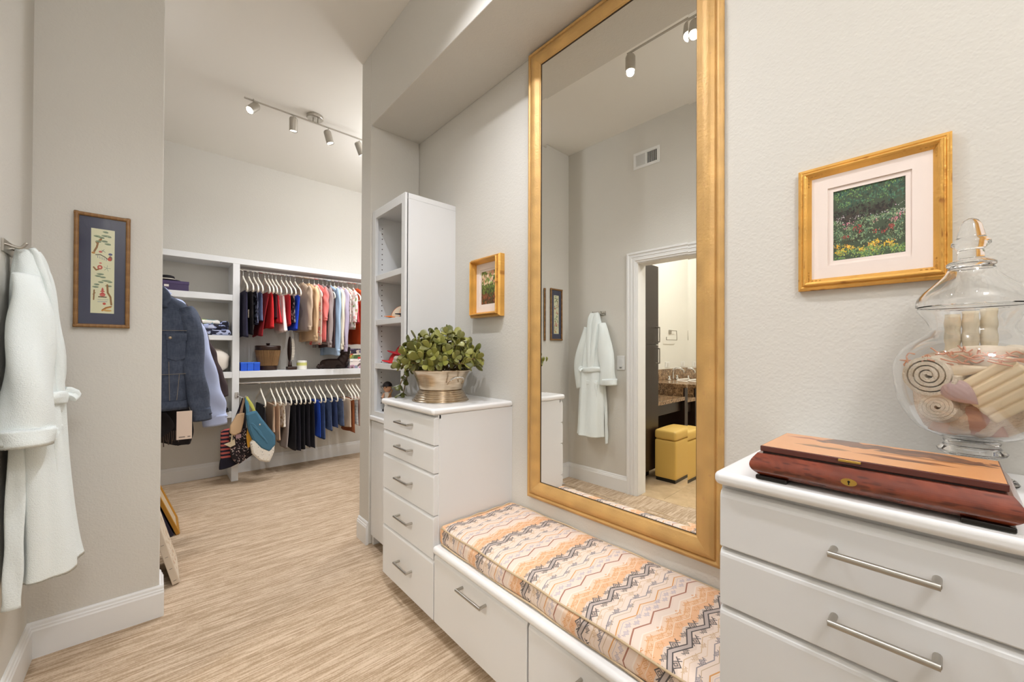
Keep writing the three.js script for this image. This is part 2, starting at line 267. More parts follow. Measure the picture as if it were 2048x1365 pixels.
// ---------- bench cushion with woven zigzag bands
function zigzag(c, W, H) {                                           // one repeat: 0.21 m across the bench (two waves), 0.236 m along it
  const P = 0.236, S = H / P, U = W / 0.21, wl = 0.105, A = 0.0095;
  c.fillStyle = '#edd9c9'; c.fillRect(0, 0, W, H); c.lineJoin = 'miter';
  const zz = (z, k, a = A) => z + (((k % 2) + 2) % 2 ? a : -a);
  const each = f => { for (const o of [-P, 0, P]) f(o); };
  const stroke = (z, col, w, a) => each(o => { c.beginPath(); for (let k = -1; k <= 5; k++) { const x = k / 2 * wl * U, y = zz(z + o, k, a) * S; k === -1 ? c.moveTo(x, y) : c.lineTo(x, y); } c.strokeStyle = col; c.lineWidth = w * S; c.stroke(); });
  const band = (z, h, col, a) => each(o => { c.beginPath(); for (let k = -1; k <= 5; k++) c.lineTo(k / 2 * wl * U, (zz(z + o, k, a) - h / 2) * S); for (let k = 5; k >= -1; k--) c.lineTo(k / 2 * wl * U, (zz(z + o, k, a) + h / 2) * S); c.closePath(); c.fillStyle = col; c.fill(); });
  const diamonds = (z, r, ph, col, fillc, lw, hook = 1) => each(o => { for (let k = -1; k <= 3; k++) { const x = (k + ph) * wl * U, y = (z + o) * S, dia = (q) => { c.beginPath(); c.moveTo(x, y - r * q * S); c.lineTo(x + r * q * U, y); c.lineTo(x, y + r * q * S); c.lineTo(x - r * q * U, y); c.closePath(); };
    dia(1); if (fillc) { c.fillStyle = fillc; c.fill(); } c.strokeStyle = col; c.lineWidth = lw * S; c.stroke(); dia(0.42); c.lineWidth = lw * 0.8 * S; c.stroke();
    if (hook) for (const s of [-1, 1]) { c.beginPath(); c.moveTo(x + s * r * U, y); c.lineTo(x + s * r * 1.75 * U, y - r * 0.75 * S); c.moveTo(x + s * r * 1.35 * U, y - r * 0.38 * S); c.lineTo(x + s * r * 1.75 * U, y + r * 0.05 * S); c.moveTo(x + s * r * U, y); c.lineTo(x + s * r * 1.5 * U, y + r * 0.55 * S); c.lineWidth = lw * S; c.stroke(); } } });
  // peach field with orange diamonds
  band(0.030, 0.056, '#efc6a2'); band(0.050, 0.022, '#edbb92'); band(0.012, 0.012, '#f0d2b8');
  for (const [z, q] of [[0.014, 0], [0.014, 0.5], [0.030, 0.25], [0.030, 0.75], [0.044, 0], [0.044, 0.5]]) diamonds(z, 0.0085, q, '#dda06c', '#f1c9a6', 0.0017);
  stroke(0.004, '#f3e2d3', 0.004); stroke(0.022, '#e5ab78', 0.0018); stroke(0.038, '#f2d6bd', 0.0022);
  // dark band
  band(0.0805, 0.040, '#e2cdbd'); diamonds(0.066, 0.0125, 0.25, '#605a58', '#cdb7a8', 0.0026); diamonds(0.066, 0.0075, 0.75, '#7b726d', '#d9c2b0', 0.002); diamonds(0.095, 0.0125, 0.75, '#605a58', '#cdb7a8', 0.0026); diamonds(0.095, 0.0075, 0.25, '#7b726d', '#d9c2b0', 0.002);
  band(0.0805, 0.011, '#bdaea6', 0.0125); stroke(0.0738, '#57514f', 0.0032, 0.0125); stroke(0.0872, '#57514f', 0.0032, 0.0125);
  // beige outlines, grey row
  diamonds(0.118, 0.0075, 0.25, '#cfae8c', '#ecd6c0', 0.0016); diamonds(0.116, 0.006, 0.75, '#cfae8c', '#ecd6c0', 0.0016); stroke(0.112, '#d6b692', 0.0022); stroke(0.1255, '#e3c8ab', 0.002);
  stroke(0.142, '#9b9294', 0.0026); diamonds(0.135, 0.008, 0.25, '#857d7e', '#d8c8c0', 0.002); diamonds(0.149, 0.007, 0.75, '#8f8788', '#d8c8c0', 0.0018); stroke(0.153, '#cbb193', 0.0018);
  // gold line, lavender diamonds, brown line
  stroke(0.172, '#dc9f60', 0.0032); stroke(0.1775, '#ecd0b2', 0.002); for (const [z, q] of [[0.188, 0], [0.188, 0.5], [0.198, 0.25], [0.198, 0.75]]) diamonds(z, 0.0072, q, '#c4b5b8', '#e2d3cd', 0.0018); stroke(0.1825, '#cdbdbd', 0.0016);
  stroke(0.214, '#ab7763', 0.0042); stroke(0.2205, '#e9d3c4', 0.0022);
}
{
  const t = thing('bench_cushion', 'long boxed seat cushion in orange grey zigzag fabric on the white bench', 'cushion');
  const map = canvasTex(896, 1008, zigzag, 1 / 0.21, 1 / 0.236);
  const weave = dataTex(256, 256, (u, v) => { const k = 128 + 60 * sin(u * 6.283 * 64) * sin(v * 6.283 * 64) + 40 * (hash2(floor(u * 128), floor(v * 128), 4) - 0.5); return [k, k, k]; }, false, 12, 12);
  const fab = std(0xffffff, 0.88, { map, bumpMap: weave, bumpScale: 0.0006 });
  const x0 = 0.893, x1 = 1.315, y0 = 0.3815, y1 = 0.462, z0 = -1.452, z1 = -0.336, w = x1 - x0, h = y1 - y0, d = z1 - z0;
  const g0 = softBox(w, h, d, 0.022, [36, 10, 80], v => { const k = max(0, v.y) / (h / 2), ex = 1 - pow(abs(v.x) / (w / 2), 4), ez = 1 - pow(abs(v.z) / (d / 2), 8); if (v.y > 0) v.y += k * (0.010 * ex * ez + 0.003 * sin(v.z * 11 + 1.3) * sin(v.x * 13 + v.z * 4) - 0.004); if (v.x < -w * 0.4 && v.y < h * 0.3) v.x += 0.004 * sin(v.z * 14 + 2) * ez; });
  g0.translate((x0 + x1) / 2, (y0 + y1) / 2, (z0 + z1) / 2);
  const p = g0.attributes.position, n = g0.attributes.normal, uv = g0.attributes.uv;      // the bands run on over the front edge
  for (let i = 0; i < p.count; i += 3) for (let k = 0; k < 3; k++) { const j = i + k, side = abs(n.getX(i)) > 0.72; uv.setXY(j, side ? (x0 - (y1 - p.getY(j))) * 1 : p.getX(j), -p.getZ(j) - 1.396 - 0.0805); }
  part('cover', g0, fab, t);
  const rim = (y, yy) => { const q = [], r = 0.03, X0 = x0 + yy, X1 = x1 - yy, Z0 = z0 + yy, Z1 = z1 - yy; for (const [cx, cz, a0] of [[X0 + r, Z0 + r, PI], [X1 - r, Z0 + r, 1.5 * PI], [X1 - r, Z1 - r, 0], [X0 + r, Z1 - r, 0.5 * PI]]) for (let k = 0; k <= 3; k++) { const a = a0 + k / 3 * PI / 2; q.push([cx + r * cos(a), y + 0.002 * sin(cz * 30 + k), cz + r * sin(a)]); } const out = []; for (let i = 0; i < q.length; i++) { out.push(q[i]); const b = q[(i + 1) % q.length], L = hypot(b[0] - q[i][0], b[2] - q[i][2]); if (L > 0.2) for (let m = 1; m < 10; m++) out.push([lerp(q[i][0], b[0], m / 10), y + 0.0022 * sin(m * 2.3 + i), lerp(q[i][2], b[2], m / 10)]); } return out; };
  const cord = std(0xc9b18f, 0.85);
  part('piping', tube(rim(y1 - 0.008, 0.003), 0.0032, 260, 8, true), cord, t); part('piping', tube(rim(y0 + 0.007, 0.003), 0.0032, 260, 8, true), cord, t);
}
// ---------- tall open shelf tower with a cupboard below
{
  const t = thing('shelf_tower', 'tall white open shelf tower with caps standing behind the planter dresser', 'bookcase');
  const x0 = 0.995, z0 = -2.405, z1 = -1.972, y1 = 2.056, tk = 0.02, yb = 0.80;
  for (const [a, b] of [[z0, z0 + tk], [z1 - tk, z1]]) part('side_panel', span(x0 + 0.012, XR, 0.0, y1 - 0.03, a, b, 0.001), whiteMat, t);
  part('top_panel', span(x0 + 0.012, XR, y1 - 0.03, y1, z0, z1, 0.002), whiteMat, t);
  part('back_panel', span(XR - 0.012, XR, 0.06, y1 - 0.03, z0 + tk, z1 - tk, 0), whiteMat, t);
  part('face_frame', [span(x0, x0 + 0.02, yb, y1, z0, z0 + 0.045, 0.002), span(x0, x0 + 0.02, yb, y1, z1 - 0.042, z1, 0.002), span(x0, x0 + 0.02, y1 - 0.05, y1, z0 + 0.045, z1 - 0.042, 0.002), span(x0, x0 + 0.02, yb, yb + 0.03, z0 + 0.045, z1 - 0.042, 0.002)], whiteMat, t);
  for (const y of [1.655, 1.385, 1.122]) part('shelf', span(x0 + 0.004, XR - 0.012, y - 0.034, y, z0 + tk + 0.004, z1 - tk - 0.004, 0.003), whiteMat, t);
  part('shelf', span(x0 + 0.02, XR - 0.012, yb + 0.002, yb + 0.028, z0 + tk, z1 - tk, 0.001), whiteMat, t);
  const pins = []; for (let y = 0.87; y < 1.97; y += 0.032) for (const x of [x0 + 0.055]) { const g = new THREE.CylinderGeometry(0.0034, 0.0034, 0.002, 8); g.rotateX(PI / 2); g.translate(x, y, z0 + tk + 0.0008); pins.push(g); }
  const ph = part('peg_holes', pins, std(0x5a5148, 0.8), t); ph.userData.kind = 'stuff';
  part('ledge', span(x0 - 0.012, XR, yb - 0.028, yb, z0, z1, 0.008, 3), topMat, t);
  part('cupboard_door', span(x0, x0 + 0.02, 0.062, yb - 0.034, z0 + 0.003, z1 - 0.003, 0.003), whiteMat, t);
  part('toe_kick', span(x0 + 0.06, XR, 0, 0.06, z0 + tk, z1 - tk, 0), whiteMat, t);
}
function onWall(o, x, y, z, yaw = 0) { o.position.set(x, y, z); o.rotation.y = -PI / 2 + yaw; }
// gold surfaces: leaf with rubbed brown wear
const goldMap = (base, wear, s) => dataTex(256, 256, (u, v) => { const a = vnoise(u * 8, v * 8, 8, 8, s), b = vnoise(u * 30, v * 30, 30, 30, s + 1), c = vnoise(u * 4, v * 90, 4, 90, s + 2), k = smooth(0.74, 0.92, 0.4 * b + 0.6 * c), m = 0.95 + 0.10 * a; return [0, 1, 2].map(i => lerp(base[i] * m, wear[i], k)); }, true, 3, 3);
const goldBump = dataTex(256, 256, (u, v) => { const k = 255 * (0.6 * vnoise(u * 24, v * 24, 24, 24, 31) + 0.4 * vnoise(u * 60, v * 60, 60, 60, 32)); return [k, k, k]; }, false, 6, 6);
const goldMat = std(0xffffff, 0.36, { map: goldMap([226, 172, 86], [168, 112, 52], 5), metalness: 0.5, bumpMap: goldBump, bumpScale: 0.0008 });
const mirrorGold = std(0xffffff, 0.48, { map: goldMap([205, 163, 100], [200, 155, 100], 9), metalness: 0.28, bumpMap: goldBump, bumpScale: 0.0006 });
const matBoard = std(0xf1e2d8, 0.9);
// ---------- the big wall mirror (hung a little out of true)
{
  const t = thing('wall_mirror', 'very tall mirror in a wide gold frame hanging above the bench cushion', 'mirror');
  const w = 0.858, h = 2.066, fw = 0.0825;
  const prof = [[0, 0], [0, 0.0065], [0.003, 0.0095], ...rounded([[0.005, 0.011], [0.012, 0.016], [0.0195, 0.013]], 3), [0.0215, 0.0095], [0.0235, 0.0115], ...rounded([[0.025, 0.0145], [0.038, 0.0215], [0.054, 0.0215], [0.07, 0.0155]], 4), [0.077, 0.0125], [0.079, 0.0095], [0.082, 0.0085], [fw, 0.003]];
  for (const g of mitred(w, h, prof)) part('frame_side', g, mirrorGold, t);
  const silver = std(0xf2f2ee, 0.0, { metalness: 1 }), gw = w - 2 * fw, gh = h - 2 * fw, b = 0.03, dz = 0.00048;   // bevelled plate
  const gl = []; const O = [[-gw / 2, -gh / 2], [gw / 2, -gh / 2], [gw / 2, gh / 2], [-gw / 2, gh / 2]], I = O.map(([x, y]) => [x - Math.sign(x) * b, y - Math.sign(y) * b]);
  const quad = (a, bq, c, d) => { const g = new THREE.BufferGeometry(); g.setAttribute('position', new THREE.Float32BufferAttribute([a, bq, c, a, c, d].flat(), 3)); g.computeVertexNormals(); return boxUV(g); };
  part('mirror_plate', quad(...I.map(p => [...p, 0.0034])), silver, t);
  const bv = []; for (let k = 0; k < 4; k++) { const n = (k + 1) % 4; bv.push(quad([...O[k], 0.0034 + dz], [...O[n], 0.0034 + dz], [...I[n], 0.0034], [...I[k], 0.0034])); }
  bv.forEach(g => part('mirror_bevel', g, silver, t));
  const lip = []; for (const [x, y, a, c] of [[0, -gh / 2, gw, 0.003], [0, gh / 2, gw, 0.003], [-gw / 2, 0, 0.003, gh], [gw / 2, 0, 0.003, gh]]) lip.push(box(a, c, 0.003, x, y, 0.005, 0)); lip.forEach(g => part('inner_lip', g, std(0x3b2a14, 0.6), t));
  part('backing_board', box(w - 0.02, h - 0.02, 0.0015, 0, 0, 0.001, 0), std(0x5b4630, 0.9), t);
  onWall(t, 1.3108, 1.5545, -0.9045, 0.01698); t.rotation.order = 'YXZ'; t.rotation.x = 0.00325;
}
// ---------- garden paintings
function blobs(c, W, H, R, n, y0, y1, cols, s0, s1, round) { for (let i = 0; i < n; i++) { const x = R() * W, y = lerp(y0, y1, R()) * H, s = lerp(s0, s1, R()) * W; c.fillStyle = cols[floor(R() * cols.length)]; c.globalAlpha = 0.55 + 0.45 * R(); c.beginPath(); c.ellipse(x, y, s, s * (round ? 0.75 : 0.35 + 0.5 * R()), R() * 3, 0, 6.3); c.fill(); } c.globalAlpha = 1; }
function garden(c, W, H) {
  const R = rng(21), clumps = (n, y0, y1, cols, k, sp, s0, s1, round) => { for (let i = 0; i < n; i++) { const cx = R(), cy = lerp(y0, y1, R()); for (let m = 0; m < k; m++) { const x = (cx + (R() + R() - 1) * sp) * W, y = (cy + (R() + R() - 1) * sp * 0.5) * H, s = lerp(s0, s1, R()) * W; c.globalAlpha = 0.5 + 0.5 * R(); c.fillStyle = cols[floor(R() * cols.length)]; c.beginPath(); c.ellipse(x, y, s, s * (round ? 0.7 : 0.3 + 0.4 * R()), R() * 3, 0, 6.3); c.fill(); } } c.globalAlpha = 1; };
  c.fillStyle = '#46523e'; c.fillRect(0, 0, W, H);
  clumps(34, -0.02, 0.24, ['#3b5a48', '#4d7560', '#2c4638', '#5f8a5e', '#35584a', '#456a58', '#23382f'], 26, 0.13, 0.006, 0.02);
  clumps(16, 0.0, 0.24, ['#7fa055', '#93b060', '#6d9350'], 14, 0.09, 0.005, 0.014);
  clumps(16, 0.30, 0.46, ['#2a2420', '#332a26', '#3b332c', '#26241f', '#4a4034'], 26, 0.15, 0.01, 0.03);
  clumps(56, 0.44, 0.78, ['#6e8a5a', '#88a272', '#50704f', '#9ab184', '#5b7f6a', '#a9b98c'], 20, 0.11, 0.005, 0.016);
  clumps(5, 0.52, 0.78, ['#3a3a2e', '#44402f', '#2f3428'], 18, 0.08, 0.008, 0.02);
  clumps(14, 0.34, 0.54, ['#efe9ec', '#f4efec', '#e3d2dd', '#d8bccd'], 7, 0.09, 0.004, 0.009, 1);
  clumps(8, 0.47, 0.6, ['#dd8295', '#e49aa8', '#d06a80'], 9, 0.07, 0.005, 0.012, 1);
  clumps(10, 0.54, 0.76, ['#b8403c', '#a03336', '#cc5a52', '#8f2c30'], 10, 0.06, 0.006, 0.014, 1);
  clumps(10, 0.70, 0.8, ['#34352a', '#3f3a2b', '#4a5236'], 18, 0.09, 0.008, 0.02);
  clumps(20, 0.78, 0.91, ['#f0bf2c', '#f2cf45', '#e9ad2c', '#ee9a45', '#f5dc6a'], 17, 0.08, 0.006, 0.014, 1);
  clumps(40, 0.86, 1.0, ['#86a34a', '#9fb85a', '#5d8545', '#6f9470', '#acc064', '#4f7350'], 18, 0.1, 0.005, 0.015);
}
function lilies(c, W, H) {
  const R = rng(8); c.fillStyle = '#4c4a26'; c.fillRect(0, 0, W, H);
  blobs(c, W, H, R, 300, 0, 0.5, ['#7f9442', '#a6b35c', '#5f7634', '#c3c77e', '#6f8a3b'], 0.02, 0.06);
  blobs(c, W, H, R, 70, 0, 0.4, ['#f0d3b8', '#eab99a', '#f5e3c9', '#e9a586'], 0.03, 0.06, 1);
  blobs(c, W, H, R, 220, 0.4, 0.75, ['#556b2e', '#6c8236', '#3f4a25', '#4c3f24', '#7d8a3c'], 0.02, 0.06);
  blobs(c, W, H, R, 200, 0.68, 1, ['#6d4326', '#8a4c2c', '#59371f', '#a05a34', '#4a3420'], 0.02, 0.06);
}
function picture(name, label, w, h, fw, depth, art, artW, artH, pos, ornate) {
  const t = thing(name, label, 'picture');
  const prof = [[0, 0], [0, depth * 0.55], [0.003, depth * 0.62], ...rounded([[0.004, depth * 0.66], [0.007, depth * 0.74], [0.010, depth * 0.68]], 3), [0.0115, depth * 0.7], ...rounded([[0.0125, depth * 0.9], [0.0155, depth], [0.0185, depth * 0.94]], 3), [0.0195, depth * 0.84], ...rounded([[0.0205, depth * 0.82], [fw * 0.82, depth * 0.6], [fw - 0.002, depth * 0.42]], 3), [fw, depth * 0.4], [fw, 0.004]];
  for (const g of mitred(w, h, prof)) part('frame_side', g, goldMat, t);
  const iw = w - 2 * fw + 0.004, ih = h - 2 * fw + 0.004, y = 0.004;
  const hole = (ow, oh, a, b, z, th) => { const s = new THREE.Shape([[-ow / 2, -oh / 2], [ow / 2, -oh / 2], [ow / 2, oh / 2], [-ow / 2, oh / 2]].map(p => new THREE.Vector2(...p))); s.holes.push(new THREE.Path([[-a / 2, -b / 2], [-a / 2, b / 2], [a / 2, b / 2], [a / 2, -b / 2]].map(p => new THREE.Vector2(...p)))); const g = new THREE.ExtrudeGeometry(s, { depth: th, bevelEnabled: false }); g.translate(0, 0, z); return prep(g); };
  const m = part('mat_board', hole(iw, ih, artW + 0.022, artH + 0.022, 0.0065, 0.0035), matBoard, t); part('inner_mat', hole(artW + 0.026, artH + 0.026, artW, artH, 0.004, 0.0025), matBoard, m);
  const pg = new THREE.PlaneGeometry(artW + 0.004, artH + 0.004); pg.translate(0, 0, 0.0035); part('painting', pg, std(0xffffff, 0.55, { map: canvasTex(512, 512, art) }), t);
  part('backing_board', box(iw + 0.006, ih + 0.006, 0.003, 0, 0, 0.0015, 0), std(0x8a7350, 0.9), t);
  for (const sx of [-1, 1]) for (const sy of [-1, 1]) { const c = [], R = rng(5 + sx + 3 * sy), cx = sx * (w / 2 - fw * 0.72), cy = sy * (h / 2 - fw * 0.72); for (let k = 0; k < 7; k++) { const along = k < 4 ? [k * 0.0085, 0] : [0, (k - 3) * 0.0085]; c.push(ball(0.0042 - 0.0004 * (k % 4), cx - sx * along[0], cy - sy * along[1], depth * 0.66, 1, 1, 0.6, 8)); } part('corner_ornament', c, goldMat, t).userData.kind = 'stuff'; }
  onWall(t, ...pos); return t;
}
picture('framed_painting', 'larger gold framed garden painting with yellow and red flowers, above the jewellery box', 0.282, 0.326, 0.031, 0.024, garden, 0.134, 0.18, [XR - 0.001, 1.529, -0.141]);
picture('framed_painting', 'small deep gold framed painting of pale lilies hung above the jade plant', 0.25, 0.318, 0.028, 0.05, lilies, 0.12, 0.176, [XR - 0.001, 1.537, -1.651]);
// ---------- embroidered panel in a bamboo frame on the partition
function embroidery(c, W, H) {
  c.fillStyle = '#d8d6b4'; c.fillRect(0, 0, W, H);
  const L = (col, w, ...p) => { c.strokeStyle = col; c.lineWidth = w * W; c.lineCap = 'round'; c.lineJoin = 'round'; c.beginPath(); p.forEach(([x, y], i) => i ? c.lineTo(x * W, y * H) : c.moveTo(x * W, y * H)); c.stroke(); };
  const E = (col, x, y, a, b) => { c.fillStyle = col; c.beginPath(); c.ellipse(x * W, y * H, a * W, b * H, 0, 0, 7); c.fill(); };
  L('#8a6334', 0.085, [0.14, 0.27], [0.24, 0.22], [0.3, 0.15], [0.42, 0.12]); L('#8a6334', 0.05, [0.26, 0.18], [0.2, 0.16]);
  for (const [x, y, a] of [[0.25, 0.09, 0.15], [0.42, 0.1, 0.14], [0.62, 0.075, 0.2], [0.75, 0.08, 0.1], [0.55, 0.14, 0.15], [0.7, 0.17, 0.14], [0.3, 0.15, 0.12], [0.6, 0.03, 0.12]]) { E('#8d9a78', x, y, a, 0.012); E('#5d6d57', x + 0.03, y + 0.006, a * 0.8, 0.006); }
  E('#b5813c', 0.1, 0.29, 0.08, 0.012); L('#4d4a3b', 0.04, [0.2, 0.31], [0.4, 0.305], [0.6, 0.33], [0.75, 0.36]); for (let k = 0; k < 5; k++) L('#4d5a78', 0.018, [0.28 + k * 0.09, 0.32 + k * 0.006], [0.29 + k * 0.09, 0.345 + k * 0.007]);
  E('#c8635a', 0.4, 0.27, 0.08, 0.012); L('#66756a', 0.02, [0.45, 0.27], [0.55, 0.24]); L('#66756a', 0.02, [0.45, 0.25], [0.6, 0.27]); E('#7b4a3a', 0.82, 0.34, 0.08, 0.03); E('#4f5578', 0.82, 0.29, 0.09, 0.014); E('#b8452f', 0.78, 0.35, 0.08, 0.02);
  E('#b7503f', 0.38, 0.455, 0.11, 0.026); E('#e2b7a0', 0.38, 0.455, 0.05, 0.012); L('#8a6334', 0.07, [0.12, 0.46], [0.22, 0.49], [0.32, 0.48]); E('#c8635a', 0.4, 0.405, 0.06, 0.008); for (let k = 0; k < 5; k++) L('#7d8a78', 0.018, [0.68, 0.46], [0.68 + 0.15 * cos(k * 1.2), 0.46 + 0.035 * sin(k * 1.2)]);
  for (const [x, y, a] of [[0.4, 0.535, 0.16], [0.3, 0.56, 0.14], [0.5, 0.57, 0.14], [0.65, 0.61, 0.2], [0.8, 0.62, 0.12], [0.42, 0.63, 0.12], [0.75, 0.67, 0.15], [0.25, 0.66, 0.12], [0.2, 0.69, 0.14]]) { E('#93a07e', x, y, a, 0.011); E('#5f7060', x + 0.02, y + 0.005, a * 0.75, 0.005); }
  L('#8a6334', 0.085, [0.7, 0.66], [0.72, 0.75], [0.84, 0.8], [0.88, 0.89]); L('#8a6334', 0.06, [0.13, 0.84], [0.15, 0.73]); L('#8a6334', 0.03, [0.1, 0.78], [0.2, 0.76]);
  for (const [y, a] of [[0.72, 0.06], [0.745, 0.11], [0.775, 0.15]]) { c.fillStyle = '#c04b45'; c.beginPath(); c.moveTo((0.5 - a) * W, y * H); c.lineTo(0.5 * W, (y - 0.03) * H); c.lineTo((0.5 + a) * W, y * H); c.closePath(); c.fill(); } E('#c9625c', 0.5, 0.785, 0.12, 0.014); L('#5b4a2c', 0.05, [0.34, 0.805], [0.66, 0.805]);
  L('#5d6f9a', 0.02, [0.3, 0.865], [0.7, 0.86]); L('#6f7f8a', 0.015, [0.3, 0.84], [0.75, 0.835]); E('#c0503f', 0.58, 0.885, 0.07, 0.014); L('#c98b3a', 0.09, [0.5, 0.965], [0.65, 0.935], [0.85, 0.92]); L('#7b4a26', 0.03, [0.5, 0.955], [0.7, 0.925], [0.9, 0.91]); E('#c9a05a', 0.72, 0.965, 0.18, 0.012);
}
{
  const t = thing('framed_embroidery', 'narrow oriental garden embroidery with navy mat in a bamboo frame, beside the bathrobe', 'picture');
  const w = 0.166, h = 0.473, r = 0.0075, bam = std(0xffffff, 0.42, { map: dataTex(128, 128, (u, v) => { const a = vnoise(u * 5, v * 5, 5, 5, 41), b = vnoise(u * 3, v * 40, 3, 40, 42), k = 0.6 * a + 0.4 * b; return [lerp(96, 178, k), lerp(66, 132, k), lerp(34, 78, k)]; }, true, 9, 9) });
  const cane = (L) => { const pr = [], n = 5; for (let k = 0; k <= 60; k++) { const u = k / 60, f = (u * n + 0.37) % 1, q = min(f, 1 - f); pr.push([r * (1 + 0.22 * Math.exp(-q * q * 900) - 0.2 * Math.exp(-(f - 0.06) * (f - 0.06) * 2500)), (u - 0.5) * L]); } return lathe([[0.0001, -L / 2], ...pr, [0.0001, L / 2]], 14); };
  for (const s of [-1, 1]) { const g = cane(h); g.translate(s * (w / 2 - r), 0, 0.012); part('bamboo_side', g, bam, t); const k = cane(w); k.rotateZ(PI / 2); k.translate(0, s * (h / 2 - r), 0.0115); part('bamboo_side', k, bam, t); }
  part('mat_board', box(w - 0.016, h - 0.016, 0.004, 0, 0, 0.006, 0), std(0x3f4257, 0.9), t);
  const e = new THREE.PlaneGeometry(0.069, 0.352); e.translate(0, 0, 0.0086); part('embroidery', e, std(0xffffff, 0.85, { map: canvasTex(256, 1024, embroidery) }), t);
  const gl = new THREE.PlaneGeometry(w - 0.02, h - 0.02); gl.translate(0, 0, 0.0105); part('glass', gl, glassPane, t);
  part('backing_board', box(w - 0.012, h - 0.012, 0.004, 0, 0, 0.002, 0), std(0x6b5a40, 0.9), t);
  t.position.set(-0.166, 1.5245, ZP + 0.001);
}
// ---------- silver planter with beaded handles
const PX = 1.065, PZ = -1.715;
{
  const t = thing('planter', 'tarnished silver oval planter with stepped foot on the tall dresser', 'planter', [PX, HTOP, PZ]);
  const silverMap = dataTex(256, 256, (u, v) => { const k = 0.5 * vnoise(u * 6, v * 40, 6, 40, 51) + 0.5 * vnoise(u * 9, v * 9, 9, 9, 52); return [lerp(176, 226, k), lerp(158, 208, k), lerp(134, 184, k)]; }, true, 3, 3);
  const sil = std(0xffffff, 0.27, { map: silverMap, metalness: 0.95 });
  const foot = [[0.0001, 0.001]]; for (let k = 0; k <= 40; k++) { const u = k / 40; foot.push([0.140 - 0.031 * pow(u, 0.8) + 0.0022 * sin(u * 6.283 * 5), 0.001 + u * 0.05]); } foot.push([0.104, 0.054], [0.100, 0.055], [0.0001, 0.055]);
  part('foot', lathe(foot, 64), sil, t, 'stepped ribbed foot');
  const bowl = [[0.0001, 0.053], [0.098, 0.053], ...rounded([[0.106, 0.056], [0.113, 0.075], [0.122, 0.105], [0.133, 0.13], [0.146, 0.146]], 5), [0.149, 0.149], [0.149, 0.153], [0.144, 0.154], [0.136, 0.14], [0.118, 0.1], [0.0001, 0.09]];
  part('bowl', lathe(bowl, 64), sil, t);
  for (const s of [-1, 1]) { const L = []; for (let k = 0; k <= 16; k++) { const a = -0.33 + 0.66 * k / 16, e = abs(k - 8) / 8, r = 0.150 - 0.026 * pow(e, 5); L.push([r * sin(a), 0.116 - 0.028 * pow(e, 3), s * (r * cos(a) + 0.006)]); } const h = part('handle', tube(L, 0.0036, 50, 8), sil, t); const beads = []; for (let k = 2; k <= 14; k++) beads.push(ball(0.0048, L[k][0], L[k][1] + 0.005, L[k][2], 1, 1, 1, 10)); part('beads', beads, chrome, h).userData.kind = 'stuff'; }
}
